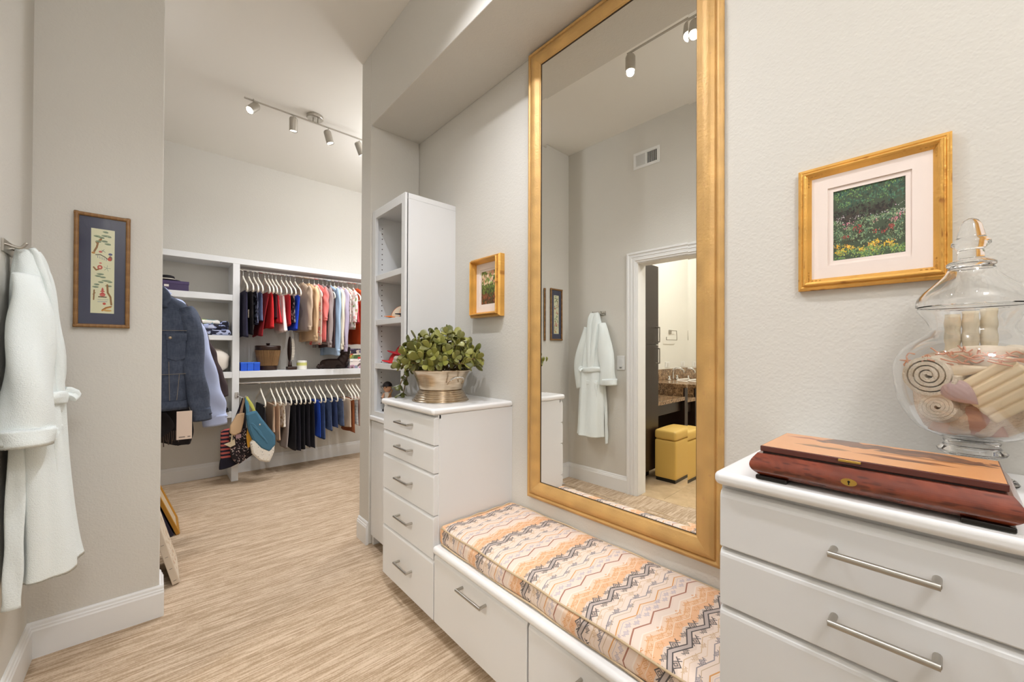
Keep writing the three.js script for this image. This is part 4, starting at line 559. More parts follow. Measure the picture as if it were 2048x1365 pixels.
const denimTex = (a, b, s) => dataTex(256, 256, (u, v) => { const k = 0.35 * vnoise(u * 70, v * 20, 70, 20, s) + 0.3 * vnoise(u * 20, v * 90, 20, 90, s + 1) + 0.35 * vnoise(u * 7, v * 7, 7, 7, s + 2); return [0, 1, 2].map(i => lerp(a[i], b[i], k)); }, true, 4, 4);
const denim = (a, b, s) => std(0xffffff, 0.92, { map: denimTex(a, b, s), bumpMap: clothBump, bumpScale: 0.001 });
// garments hang in the plane of their hanger: z across, x thin
function garment(o) {
  const { name, label, cat, x, rodY, mat, kind, len, half = 0.2, seed = 1, what, turn = o.kind === 'top' ? 0.1 : 0.03, lean = 0, dz = 0 } = o, thick = (o.thick || 0.022) * 0.66;
  const top = rodY - 0.061;
  if (what !== null) hanger(x, rodY, what, turn);
  const t = thing(name, label, cat, [x, 0, ZROD], turn);
  if (kind === 'fold') { const y0 = top - 0.148; part('cloth', ringBody([[y0 + 0.004, 0, dz, 0.008, half * 0.8], [y0 - 0.02, 0, dz, 0.013, half * 0.84], [y0 - len * 0.4, lean * 0.4, dz, thick * 0.9, half * 0.9], [y0 - len * 0.8, lean * 0.8, dz, thick, half * 0.95], [y0 - len, lean, dz, thick * 1.05, half]], { folds: 5, amp: 0.005, wob: 0.0015, seed, e: 0.9, nA: 44, hem: 0.008 }), mat, t); }
  if (kind === 'flare') { const y0 = top - 0.15; part('cloth', ringBody([[y0 + 0.004, 0, dz, 0.008, half * 0.5], [y0 - 0.03, 0, dz, 0.016, half * 0.55], [y0 - len * 0.5, lean * 0.5, dz, thick, half * 0.8], [y0 - len, lean, dz, thick * 1.6, half * 1.15]], { folds: 7, amp: 0.008, wob: 0.002, seed, e: 0.95, nA: 56, hem: 0.012 }), mat, t); }
  if (kind === 'top') {
    part('body', ringBody([[top - 0.012, 0, dz, 0.012, 0.05], [top - 0.03, 0, dz, 0.02, 0.09], [top - 0.075, 0, dz, thick, 0.16], [top - 0.13, 0, dz, thick * 1.1, half * 0.96], [top - 0.3, lean * 0.4, dz, thick * 1.15, half], [top - len * 0.8, lean * 0.8, dz, thick * 1.15, half * 0.98], [top - len, lean, dz, thick, half * 0.97]], { folds: 4, amp: 0.005, wob: 0.002, seed, e: 0.85, nA: 44, hem: 0.006 }), mat, t);
    part('collar', tube([[-0.018, top - 0.012, -0.05], [0, top - 0.005, 0], [-0.018, top - 0.012, 0.05], [-0.022, top - 0.06, 0.0]], 0.007, 20, 6, true), mat, t);
    const sl = o.sleeve || 0; if (sl) for (const s of [1, -1]) { const zz = min(half + 0.015, 0.205) * s; part('sleeve', limb([[-0.004, top - 0.07, zz * 0.78, 0.013, 0.04], [-0.004, top - 0.13, zz * 0.98, 0.018, 0.042], [-0.006 + lean * 0.3, top - 0.07 - sl * 0.5, zz, 0.018, 0.04], [-0.006 + lean * 0.6, top - 0.07 - sl, zz * 0.96, 0.015, 0.032]], [1, 0, 0], { amp: 0.003, seed: seed + 5 + s, nA: 20, nT: 22 }), mat, t); part('cuff', limb([[-0.006 + lean * 0.57, top - 0.07 - sl * 0.95, zz * 0.965, 0.016, 0.033], [-0.006 + lean * 0.62, top - 0.075 - sl * 1.05, zz * 0.96, 0.0145, 0.03]], [1, 0, 0], { amp: 0.0005, nA: 18, nT: 4 }), mat, t); }
  }
  if (o.tag) part('price_tag', box(0.002, 0.075, 0.05, -0.03, top - 0.36, 0.15, 0.0005), std(0xe8d6c0, 0.7), t);
  return t;
}
const U = (x, o) => garment({ x, rodY: UPY, ...o }), L = (x, o) => garment({ x, rodY: LOY, ...o });
const navyPat = spots('#2b2c40', ['#a8aec4', '#8088a8', '#1d1d2c'], 60, 14, 3), darkPat = spots('#2a2427', ['#8f8a8a', '#c9c0ba', '#151214'], 70, 12, 4), pinkPrint = spots('#dccabb', ['#e2605f', '#e98f85', '#c7b7a8'], 50, 15, 6), floralPink = spots('#e9d8cd', ['#dba99e', '#c9bfae', '#efe6de', '#b8a894'], 90, 13, 7), floralGreen = spots('#efe6dc', ['#8fa06a', '#d4625a', '#b9c79a', '#e9b7ae'], 60, 13, 8), whitePat = spots('#efe4d6', ['#cdb38a', '#d9c7ae', '#b79d77'], 70, 11, 9);
U(0.608, { name: 'blouse', label: 'dark navy blouse first on the upper rod beside the white post', cat: 'blouse', mat: plain(0x2a2740), kind: 'fold', len: 0.42, thick: 0.03, seed: 11, what: 'holding the dark navy blouse next to the white post' });
U(0.654, { name: 'trousers', label: 'black folded trousers with a paper tag on the upper rod', cat: 'trousers', mat: plain(0x1f1a1c), kind: 'fold', len: 0.40, thick: 0.02, seed: 12, tag: 1, what: 'holding the black tagged trousers on the upper rod' });
U(0.693, { name: 'blouse', label: 'navy and white patterned top between black and slate blue clothes', cat: 'blouse', mat: navyPat, kind: 'fold', len: 0.3, thick: 0.018, seed: 13, what: 'holding the navy and white patterned top' });
U(0.728, { name: 'shorts', label: 'slate blue folded shorts left of the large red garment', cat: 'shorts', mat: denim([84, 94, 128], [124, 132, 166], 5), kind: 'fold', len: 0.27, half: 0.185, thick: 0.026, seed: 14, what: 'holding the slate blue shorts' });
U(0.784, { name: 'skirt', label: 'deep red skirt hanging lowest behind the bright red skirt', cat: 'skirt', mat: plain(0x8e1018), kind: 'fold', len: 0.41, half: 0.19, thick: 0.024, seed: 15, lean: -0.06, what: 'holding the deep red skirt' });
U(0.815, { name: 'skirt', label: 'bright red skirt, widest red piece on the upper rod', cat: 'skirt', mat: plain(0xdf2a2c), kind: 'fold', len: 0.33, half: 0.2, thick: 0.03, seed: 16, what: 'holding the bright red skirt' });
U(0.845, { name: 'trousers', label: 'dark plum trousers between the two bright red pieces', cat: 'trousers', mat: plain(0x3a1a22), kind: 'fold', len: 0.24, thick: 0.018, seed: 17, what: 'holding the dark plum trousers between the reds' });
U(0.878, { name: 'blouse', label: 'red draped blouse just left of the white flared blouse', cat: 'blouse', mat: plain(0xc92630), kind: 'flare', len: 0.28, half: 0.17, thick: 0.026, seed: 18, what: 'holding the red draped blouse' });
U(0.925, { name: 'blouse', label: 'white flared blouse with pale pink side on the upper rod', cat: 'blouse', mat: plain(0xf3e2da), kind: 'flare', len: 0.36, half: 0.16, thick: 0.03, seed: 19, what: 'holding the white flared blouse' });
U(0.966, { name: 'blouse', label: 'narrow red blouse just right of the white flared blouse', cat: 'blouse', mat: plain(0xc8232b), kind: 'fold', len: 0.3, half: 0.18, thick: 0.022, seed: 20, what: 'holding the narrow red blouse' });
U(1.003, { name: 'blouse', label: 'black and grey patterned top left of the royal blue dress', cat: 'blouse', mat: darkPat, kind: 'fold', len: 0.27, half: 0.18, thick: 0.02, seed: 21, what: 'holding the black and grey patterned top' });
U(1.048, { name: 'dress', label: 'royal blue dress with a long trailing hem above the hair brush sculpture', cat: 'dress', mat: plain(0x1b46c8), kind: 'fold', len: 0.34, half: 0.19, thick: 0.026, seed: 22, lean: -0.03, what: 'holding the royal blue dress' });
U(1.120, { name: 'sweater', label: 'greyish tan sweater partly covered by the camel cardigan', cat: 'sweater', mat: plain(0xbfa78f), kind: 'top', len: 0.5, thick: 0.03, sleeve: 0.4, seed: 23, what: 'holding the greyish tan sweater' });
U(1.178, { name: 'cardigan', label: 'camel cardigan with long sleeves, largest piece on the upper rod', cat: 'cardigan', mat: plain(0xdcb88e), kind: 'top', len: 0.6, thick: 0.036, sleeve: 0.5, seed: 24, what: 'holding the long sleeved camel cardigan' });
U(1.228, { name: 'blouse', label: 'coral printed blouse between camel and plain coral knitwear', cat: 'blouse', mat: pinkPrint, kind: 'top', len: 0.63, thick: 0.02, seed: 25, what: 'holding the coral printed blouse' });
U(1.268, { name: 'cardigan', label: 'plain coral pink cardigan on the upper rod', cat: 'cardigan', mat: plain(0xf0827c), kind: 'top', len: 0.6, thick: 0.026, sleeve: 0.3, seed: 26, what: 'holding the plain coral pink cardigan' });
U(1.312, { name: 'sweater', label: 'mid grey sweater right of the coral pink cardigan', cat: 'sweater', mat: plain(0x9d8f8b), kind: 'top', len: 0.63, thick: 0.028, sleeve: 0.56, seed: 27, what: 'holding the mid grey sweater' });
U(1.354, { name: 'shirt', label: 'dark brown shirt between grey sweater and pale blue shirt', cat: 'shirt', mat: plain(0x5a4242), kind: 'top', len: 0.66, thick: 0.02, seed: 28, what: 'holding the dark brown shirt' });
U(1.392, { name: 'shirt', label: 'pale blue shirt hanging lowest on the upper rod', cat: 'shirt', mat: plain(0xa9bfd6), kind: 'top', len: 0.74, thick: 0.02, sleeve: 0.64, seed: 29, what: 'holding the pale blue shirt' });
U(1.430, { name: 'shirt', label: 'cream shirt between pale blue and lavender clothes', cat: 'shirt', mat: plain(0xeadcc4), kind: 'top', len: 0.64, thick: 0.016, sleeve: 0.58, seed: 30, what: 'holding the cream shirt' });
U(1.470, { name: 'cardigan', label: 'lavender grey cardigan right of the cream shirt', cat: 'cardigan', mat: plain(0xb5a9bd), kind: 'top', len: 0.66, thick: 0.024, sleeve: 0.6, seed: 31, what: 'holding the lavender grey cardigan' });
U(1.515, { name: 'blouse', label: 'pale pink floral blouse right of the lavender cardigan', cat: 'blouse', mat: floralPink, kind: 'top', len: 0.4, thick: 0.024, seed: 32, what: 'holding the pale pink floral blouse' });
U(1.565, { name: 'blouse', label: 'cream blouse with green and red floral hem on the upper rod', cat: 'blouse', mat: floralGreen, kind: 'top', len: 0.46, thick: 0.026, sleeve: 0.3, seed: 33, what: 'holding the cream floral hem blouse' });
U(1.630, { name: 'blouse', label: 'small coral pink sleeveless top near the pier edge', cat: 'blouse', mat: plain(0xe8606c), kind: 'fold', len: 0.24, half: 0.17, thick: 0.022, seed: 34, what: 'holding the small coral pink top' });
U(1.672, { name: 'blouse', label: 'long burnt orange dress at the far end by the pier', cat: 'dress', mat: plain(0xd2501a), kind: 'top', len: 0.62, thick: 0.024, seed: 35, what: 'holding the burnt orange dress' });
// lower rod
L(0.756, { name: 'skirt', label: 'black skirt hanging behind the teal tote bag', cat: 'skirt', mat: plain(0x17121a), kind: 'fold', len: 0.4, thick: 0.05, seed: 41, what: 'holding the black skirt behind the teal tote' });
L(0.838, { name: 'trousers', label: 'first beige trousers right of the teal tote bag', cat: 'trousers', mat: plain(0xd3b091), kind: 'fold', len: 0.26, half: 0.17, thick: 0.026, seed: 42, what: 'holding the first beige trousers' });
L(0.884, { name: 'trousers', label: 'longer beige trousers beside the white patterned blouse', cat: 'trousers', mat: plain(0xdcbd9f), kind: 'fold', len: 0.34, half: 0.17, thick: 0.026, seed: 43, what: 'holding the longer beige trousers' });
L(0.926, { name: 'blouse', label: 'white blouse with gold pattern on the lower rod', cat: 'blouse', mat: whitePat, kind: 'fold', len: 0.22, half: 0.18, thick: 0.03, seed: 44, what: 'holding the white and gold blouse' });
L(0.972, { name: 'trousers', label: 'light grey trousers left of the black trousers', cat: 'trousers', mat: plain(0xa39790), kind: 'fold', len: 0.42, half: 0.18, thick: 0.024, seed: 45, lean: -0.03, what: 'holding the light grey trousers' });
[['first', 1.018, 0.45], ['second', 1.058, 0.47], ['third', 1.098, 0.46], ['fourth', 1.142, 0.44], ['fifth', 1.186, 0.46]].forEach(([n, x, len], i) => L(x, { name: 'trousers', label: n + ' black trousers from the left in the dark row on the lower rod', cat: 'trousers', mat: plain([0x16121a, 0x1b1622, 0x131118, 0x1c1820, 0x15121b][i]), kind: 'fold', len, half: 0.19, thick: 0.026, seed: 46 + i, what: 'holding the ' + n + ' black trousers from the left' }));
L(1.244, { name: 'trousers', label: 'royal blue trousers between black trousers and blue jeans', cat: 'trousers', mat: plain(0x1d49b4), kind: 'fold', len: 0.36, half: 0.18, thick: 0.022, seed: 52, what: 'holding the royal blue trousers' });
L(1.284, { name: 'jeans', label: 'mid blue jeans right of the royal blue trousers', cat: 'jeans', mat: denim([40, 58, 100], [74, 96, 140], 15), kind: 'fold', len: 0.38, half: 0.19, thick: 0.026, seed: 53, what: 'holding the mid blue jeans' });
L(1.346, { name: 'jeans', label: 'faded blue jeans with a cuffed hem, middle of three pairs', cat: 'jeans', mat: denim([48, 62, 96], [86, 104, 140], 18), kind: 'fold', len: 0.3, half: 0.2, thick: 0.028, seed: 54, what: 'holding the cuffed faded jeans' });
L(1.402, { name: 'jeans', label: 'darkest indigo jeans, third pair on the lower rod', cat: 'jeans', mat: denim([30, 42, 78], [56, 72, 112], 21), kind: 'fold', len: 0.28, half: 0.2, thick: 0.034, seed: 55, what: 'holding the darkest indigo jeans' });
L(1.470, { name: 'jeans', label: 'washed blue jeans with white scuffs, before the cream trousers', cat: 'jeans', mat: denim([62, 76, 106], [112, 124, 150], 25), kind: 'fold', len: 0.27, half: 0.19, thick: 0.026, seed: 56, what: 'holding the washed scuffed jeans' });
L(1.55, { name: 'trousers', label: 'cream trousers left of the rust brown skirt', cat: 'trousers', mat: plain(0xe2c9ae), kind: 'fold', len: 0.3, half: 0.18, thick: 0.024, seed: 57, what: 'holding the cream trousers' });
L(1.585, { name: 'skirt', label: 'rust brown skirt on the lower rod near the pier', cat: 'skirt', mat: plain(0x99562f), kind: 'fold', len: 0.36, half: 0.19, thick: 0.02, seed: 58, what: 'holding the rust brown skirt' });
L(1.62, { name: 'blouse', label: 'pale blue striped shirt last visible on the lower rod', cat: 'shirt', mat: stripes([0xc5cfd0, 0xdfe2dc, 0xaebcc2, 0xe5e2da], 30), kind: 'fold', len: 0.28, half: 0.19, thick: 0.02, seed: 59, what: 'holding the pale blue striped shirt' });
L(1.662, { name: 'trousers', label: 'dusty pink trousers mostly hidden by the pier on the lower rod', cat: 'trousers', mat: plain(0xc9a596), kind: 'fold', len: 0.3, half: 0.19, thick: 0.022, seed: 60, what: 'holding the dusty pink trousers' });
// ---------- things on the closet shelves
const SY = 1.0005, wenge = std(0x2f1a10, 0.4), slat = std(0xffffff, 0.7, { map: dataTex(256, 64, (u, v) => { const k = 0.6 * vnoise(u * 50, v * 3, 50, 3, 101) + 0.4 * vnoise(u * 110, v * 4, 110, 4, 102); return [lerp(78, 190, k), lerp(52, 148, k), lerp(30, 96, k)]; }, true, 1, 1) });
for (const [i, x, lab] of [[0, 0.612, 'blue storage box at the left, against the white post'], [1, 0.663, 'blue storage box between two matching boxes on the long shelf'], [2, 0.714, 'blue storage box at the right, touching the ice bucket']]) { const t = thing('storage_box', lab, 'box', [x, SY, -4.43]); part('box_body', box(0.049, 0.066, 0.09, 0, 0.033, 0, 0.003, 2), plain([0x2a5bd0, 0x2f63d8, 0x2858cc][i]), t); part('lid', box(0.0505, 0.014, 0.092, 0, 0.073, 0, 0.003, 2), plain(0x3a70e0), t); }
{
  const t = thing('ice_bucket', 'tapered reed ice bucket with dark wooden lid on the long shelf', 'bucket', [0.818, SY, -4.47]);
  part('base_ring', lathe([[0.0001, 0], [0.076, 0], [0.079, 0.006], [0.077, 0.012], [0.08, 0.02], [0.077, 0.028], [0.08, 0.036], [0.078, 0.045], [0.0001, 0.045]], 40), wenge, t);
  const g = new THREE.CylinderGeometry(0.103, 0.08, 0.15, 44, 1); g.translate(0, 0.12, 0); part('inner_wall', g, std(0x4a3220, 0.8), t);
  const R = rng(12), reeds = []; for (let k = 0; k < 60; k++) { const a = k / 60 * 2 * PI, r0 = 0.081, r1 = 0.105; reeds.push(bar([r0 * cos(a), 0.045, r0 * sin(a)], [r1 * cos(a + 0.03 * (R() - 0.5)), 0.195, r1 * sin(a)], 0.0035 + 0.001 * R(), 5)); } part('reed_wall', reeds, slat, t).userData.kind = 'stuff';
  const lid = part('lid', lathe([[0.0001, 0.24], [0.10, 0.239], [0.108, 0.234], [0.110, 0.222], [0.107, 0.216], [0.109, 0.206], [0.106, 0.193], [0.0001, 0.193]], 44), wenge, t); part('lid_knob', lathe([[0.0001, 0.262], [0.016, 0.262], [0.018, 0.258], [0.016, 0.252], [0.012, 0.239], [0.0001, 0.239]], 20), wenge, lid);
}
{
  const t = thing('standing_brush', 'dark oval wooden clothes brush with pale bristles upright on its stand', 'brush', [1.0, SY, -4.42]);
  part('stand', [box(0.085, 0.032, 0.08, 0.012, 0.016, 0, 0.006, 2), lathe([[0.0001, 0.03], [0.02, 0.03], [0.016, 0.05], [0.013, 0.085], [0.0001, 0.085]], 20)], wenge, t);
  const b = ball(1, 0, 0, 0, 0.02, 0.128, 0.042, 24); b.translate(-0.004, 0.205, 0); part('brush_back', b, std(0x241611, 0.3), t);
  const br = []; for (let k = 0; k < 15; k++) { const u = (k - 7) / 8, w = sqrt(max(0.05, 1 - u * u)); br.push(box(0.022 * w + 0.01, 0.0075, 0.07 * w, 0.018, 0.205 + u * 0.112, 0, 0.002)); } br.forEach(g => part('bristle_row', g, std(0xe4d9c6, 0.9), t));
}
{ const t = thing('candle', 'white jar candle with a yellow green label on the long shelf', 'candle', [1.112, SY, -4.44]); part('candle_jar', lathe([[0.0001, 0], [0.044, 0], [0.047, 0.004], [0.047, 0.086], [0.045, 0.09], [0.042, 0.086], [0.0001, 0.084]], 36), phys(0xf1eee2, 0.2), t); const g = new THREE.CylinderGeometry(0.0475, 0.0475, 0.03, 36, 1, true); g.translate(0, 0.055, 0); part('label_band', g, std(0xcfce7a, 0.6, { side: THREE.DoubleSide }), t); part('wick', bar([0, 0.084, 0], [0.002, 0.093, 0], 0.001, 6), blackMat, t); }
{
  const t = thing('dog_figurine', 'dark brown lying dog figurine under the hanging shirts', 'figurine', [1.43, SY + 0.004, -4.47]); const fur = std(0x2b150b, 0.55, { bumpMap: terryBump, bumpScale: 0.003 });
  part('dog_body', [ringBody([[0.10, 0.0, 0, 0.05, 0.035], [0.085, 0, 0, 0.115, 0.055], [0.05, 0, 0, 0.135, 0.062], [0.01, 0, 0, 0.13, 0.06], [0, 0, 0, 0.12, 0.055]], { folds: 3, amp: 0.006, e: 1, seed: 4 }), limb([[0.07, 0.07, 0.02, 0.05, 0.05], [0.105, 0.12, 0.03, 0.042, 0.045], [0.12, 0.165, 0.03, 0.04, 0.04]], [0, 0, 1], { e: 1 }), ball(0.048, 0.125, 0.185, 0.03, 1.05, 1, 0.95, 18), ball(0.026, 0.082, 0.172, 0.045, 1.25, 0.8, 0.9, 14), limb([[-0.1, 0.03, 0.03, 0.03, 0.03], [-0.15, 0.02, 0.035, 0.022, 0.02], [-0.17, 0.03, 0.035, 0.024, 0.022]], [0, 0, 1], { e: 1 })], fur, t);
  for (const s of [-1, 1]) { part('ear', ball(0.024, 0.14, 0.2, 0.03 + s * 0.042, 0.7, 1.3, 0.35, 12), fur, t); part('paw', ball(0.024, -0.02 + 0.06 * s, 0.018, 0.058, 1.5, 0.75, 0.8, 12), fur, t); part('eye', ball(0.005, 0.092, 0.196, 0.03 + s * 0.022, 1, 1, 1, 8), std(0x6b3c14, 0.2), t); }
}
const boxPrint = (bg, cols, s) => spots(bg, cols, 26, 30, s, 6);
{ const t = thing('game_box', 'white and pink printed box at the bottom of the stack by the pier', 'box', [1.665, SY, -4.46]); part('box_body', box(0.18, 0.072, 0.16, 0, 0.036, 0, 0.002), boxPrint('#e9dcd6', ['#b58aa0', '#8a8fa0', '#f4efe9', '#6c5a56'], 61), t); part('lid', box(0.184, 0.03, 0.164, 0, 0.088, 0, 0.002), boxPrint('#ebe0da', ['#c9a2b0', '#9b97a4', '#f7f3ee'], 62), t); }
{ const t = thing('game_box', 'green and red printed box, second in the stack by the pier', 'box', [1.665, SY + 0.1035, -4.46]); part('box_body', box(0.176, 0.045, 0.155, 0, 0.0225, 0, 0.002), boxPrint('#7b8a4f', ['#c43a34', '#e9e2d2', '#47603a', '#d8b04a'], 63), t); part('lid', box(0.179, 0.012, 0.158, 0, 0.05, 0, 0.002), boxPrint('#8c9a58', ['#c43a34', '#f0e9da'], 64), t); }
{ const t = thing('game_box', 'dark purple box, top of the stack by the pier', 'box', [1.665, SY + 0.1605, -4.46]); part('box_body', box(0.178, 0.04, 0.155, 0, 0.02, 0, 0.002), boxPrint('#3c3244', ['#6a5a72', '#2a2230', '#c9b9a9'], 65), t); part('lid', box(0.181, 0.014, 0.158, 0, 0.047, 0, 0.002), boxPrint('#453a50', ['#6a5a72', '#2a2230'], 66), t); }
// left bay
function foldStack(name, label, cat, p, w, h, d, mat, seed) { const R = rng(seed); const g = softBox(w, h, d, h * 0.45, [26, 8, 22], v => { v.y += 0.006 * sin(v.x * 30 + seed) * cos(v.z * 24 + seed * 2) * (v.y > 0 ? 1 : 0.2); v.x += 0.006 * sin(v.y * 60 + v.z * 18 + seed); v.z += 0.005 * sin(v.x * 22 + seed); }); return solo(name, label, cat, g, mat, [p[0], p[1] + h / 2, p[2]]); }
const leafPrint = spots('#b7bfdd', ['#1e1e2c', '#23243a', '#2a2a40', '#c7cde6'], 60, 22, 71, 3);
foldStack('folded_scarf', 'lowest folded blue and black leaf print scarf in the left bay', 'scarf', [0.40, 1.3275, -4.47], 0.215, 0.05, 0.18, leafPrint, 1);
foldStack('folded_scarf', 'second folded blue and black leaf print scarf, under the bright scarf', 'scarf', [0.385, 1.3785, -4.475], 0.19, 0.045, 0.17, spots('#aab4da', ['#1e1e2c', '#30324c', '#c7cde6', '#20202e'], 60, 22, 74, 3), 2);
foldStack('folded_scarf', 'folded white green and teal scarf on top of the scarf pile', 'scarf', [0.355, 1.4245, -4.48], 0.165, 0.04, 0.16, spots('#e6e3da', ['#8fae3e', '#3b7f86', '#5d4a6a', '#f3f0ea', '#7fa0a8'], 46, 24, 72, 3), 3);
foldStack('folded_scarf', 'rolled dark navy leaf print scarf at the right of the scarf pile', 'scarf', [0.462, 1.379, -4.48], 0.09, 0.075, 0.14, spots('#23243a', ['#aab4da', '#1a1a26', '#3a3c58'], 50, 18, 73, 4), 4);
foldStack('folded_blanket', 'crumpled white blanket on the shelf under the scarf pile', 'blanket', [0.415, 0.9965, -4.49], 0.185, 0.205, 0.22, plain(0xe9e0d4), 5);
{ const t = thing('shoe_box', 'flat purple box under the black hat on the top left shelf', 'box', [0.11, 1.6985, -4.47]); part('box_body', box(0.2, 0.06, 0.17, 0, 0.03, 0, 0.002), std(0x45385a, 0.7), t); part('lid', box(0.204, 0.026, 0.174, 0, 0.066, 0, 0.002), std(0x4b3d62, 0.7), t); part('box_label', box(0.03, 0.018, 0.001, -0.045, 0.035, 0.0855, 0), std(0xe8e2d8, 0.7), t); }
{ const t = thing('hat', 'black hat with a pale band on the purple box', 'hat', [0.07, 1.7785, -4.47]); part('brim', lathe([[0.0001, 0], [0.088, 0.001], [0.094, 0.006], [0.088, 0.01], [0.0001, 0.008]], 30), plain(0x1b181c), t); part('crown', lathe([[0.052, 0.004], [0.052, 0.03], [0.046, 0.044], [0.03, 0.05], [0.0001, 0.048]], 30), plain(0x1b181c), t); const g = new THREE.TorusGeometry(0.0525, 0.004, 8, 36); g.rotateX(PI / 2); g.scale(1, 2, 1); g.translate(0, 0.014, 0); part('hat_band', g, plain(0xe6dccb), t); }
{ const t = thing('shoe', 'dark leather shoe on the lowest shelf of the left bay', 'shoe', [0.45, 0.638, -4.45]); part('sole', softBox(0.1, 0.012, 0.2, 0.005, [10, 4, 16]).translate(0, 0.006, 0), blackMat, t); part('upper', ringBody([[0.07, 0, -0.05, 0.03, 0.035], [0.055, 0, -0.02, 0.04, 0.07], [0.03, 0, 0, 0.045, 0.092], [0.012, 0, 0, 0.047, 0.096]], { folds: 2, amp: 0.003, e: 1 }), std(0x241b17, 0.4), t); }
// ---------- things in the shelf tower
function cap(label, p, turn, crown, brim, tilt = 0, s = 1) { const t = thing('baseball_hat', label, 'cap', p, turn); const dome = new THREE.SphereGeometry(0.088 * s, 28, 12, 0, 2 * PI, 0, PI / 2); dome.scale(1, 1.05, 1.1); const c = part('crown', prep(dome), plain(crown), t); const seams = []; for (let k = 0; k < 3; k++) { const a = k * PI / 3, q = []; for (let m = 0; m <= 12; m++) { const b = m / 12 * PI; q.push([0.0885 * s * cos(b) * cos(a), 0.0929 * s * sin(b), 0.0885 * 1.1 * s * cos(b) * sin(a)]); } seams.push(tube(q, 0.0012, 20, 4)); } part('seams', seams, plain(brim), c).userData.kind = 'stuff'; part('button', ball(0.007, 0, 0.094 * s, 0, 1, 0.6, 1, 8), plain(brim), c); const out = []; for (let k = 0; k <= 16; k++) { const a = -1.15 + 2.3 * k / 16; out.push([0.09 * s * sin(a), 0.085 * s * cos(a)]); } for (let k = 16; k >= 0; k--) { const a = -1.15 + 2.3 * k / 16; out.push([0.088 * s * sin(a), 0.075 * s * cos(a) + 0.078 * s * cos(a * 1.25)]); } const bg = extrude(out, 0.004, 0.0012); bg.rotateX(PI / 2 + 0.03); bg.translate(0, 0.02, 0); { const q = bg.attributes.position; for (let i = 0; i < q.count; i++) { const x = q.getX(i); q.setY(i, q.getY(i) - 3.2 * x * x); } bg.computeVertexNormals(); } part('brim', bg, plain(brim), t); t.rotation.order = 'YXZ'; t.rotation.x = tilt; return t; }
const TX = 1.10;
cap('orange billed tan cap on the second tower shelf from the top', [1.098, 1.387, -2.165], -2.5, 0xd9c6ae, 0xe0711c, 0, 0.85);
cap('dark navy cap beside the orange billed cap in the shelf tower', [1.06, 1.387, -2.045], -2.2, 0x2a2630, 0x2a2630, 0, 0.5);
cap('bright red cap resting flat on the third tower shelf', [1.10, 1.1235, -2.2], -2.5, 0xd42a2f, 0xc9232b, 0, 0.85);
cap('darker red cap leaning on the bright red cap in the shelf tower', [1.118, 1.166, -2.155], -2.35, 0xbd2a34, 0xa91f2b, -0.12, 0.86);
{ const c = solo('cloth_bundle', 'small pale grey cloth bundle resting in front of the red caps', 'cloth', ringBody([[1.168, 1.045, -2.145, 0.012, 0.014], [1.155, 1.045, -2.145, 0.026, 0.03], [1.135, 1.045, -2.145, 0.028, 0.033], [1.1232, 1.045, -2.145, 0.02, 0.025]], { folds: 3, amp: 0.004, e: 1 }), plain(0xb7ada0)); }
{
  const t = thing('baseball_figurine', 'small bobblehead baseball player figurine standing low in the shelf tower', 'figurine', [1.06, 0.829, -2.318]); const skin = std(0xd7a583, 0.5), wht = std(0xe8e2da, 0.6), dk = std(0x2a2226, 0.5); t.rotation.y = -1.1; t.scale.setScalar(0.88);
  part('base', lathe([[0.0001, 0], [0.034, 0], [0.035, 0.006], [0.033, 0.012], [0.0001, 0.012]], 24), dk, t);
  part('figure_body', [limb([[-0.014, 0.012, 0.006, 0.008, 0.012], [-0.013, 0.03, 0, 0.008, 0.009], [-0.012, 0.055, 0, 0.01, 0.01], [-0.008, 0.085, 0, 0.013, 0.013]], [1, 0, 0], { e: 1 }), limb([[0.014, 0.012, 0.006, 0.008, 0.012], [0.013, 0.03, 0, 0.008, 0.009], [0.012, 0.055, 0, 0.01, 0.01], [0.008, 0.085, 0, 0.013, 0.013]], [1, 0, 0], { e: 1 }), ringBody([[0.133, 0, 0, 0.008, 0.008], [0.126, 0, 0, 0.021, 0.013], [0.105, 0, 0, 0.02, 0.014], [0.082, 0, 0, 0.018, 0.014], [0.076, 0, 0, 0.016, 0.013]], { e: 1, folds: 2, amp: 0.001, wob: 0.0005 })], wht, t);
  for (const s of [-1, 1]) part('arm', limb([[s * 0.02, 0.122, 0, 0.008, 0.008], [s * 0.03, 0.104, 0.006, 0.007, 0.007], [s * 0.024, 0.094, 0.022, 0.006, 0.006]], [0, 0, 1], { e: 1 }), skin, t);
  const h = part('head', [ball(0.03, 0, 0.16, 0, 0.95, 1.05, 0.95, 20), ball(0.006, 0, 0.156, 0.029, 0.8, 1, 1, 8), ball(0.007, 0.029, 0.158, 0, 0.5, 1.2, 1, 8), ball(0.007, -0.029, 0.158, 0, 0.5, 1.2, 1, 8)], skin, t); for (const s of [-1, 1]) part('eye', ball(0.004, s * 0.011, 0.166, 0.0265, 1, 1, 0.5, 8), dk, h);
  const dome = new THREE.SphereGeometry(0.0325, 20, 10, 0, 2 * PI, 0, PI / 2); dome.translate(0, 0.172, 0); const br = extrude([[-0.028, 0], [0.028, 0], [0.024, 0.022], [0.012, 0.032], [-0.012, 0.032], [-0.024, 0.022]], 0.003, 0.001); br.rotateX(PI / 2); br.translate(0, 0.174, 0.022); part('player_cap', [prep(dome), br], dk, t); part('bat', bar([0.024, 0.09, 0.022], [0.05, 0.15, 0.01], 0.0045, 8), std(0xb98a55, 0.5), t);
}
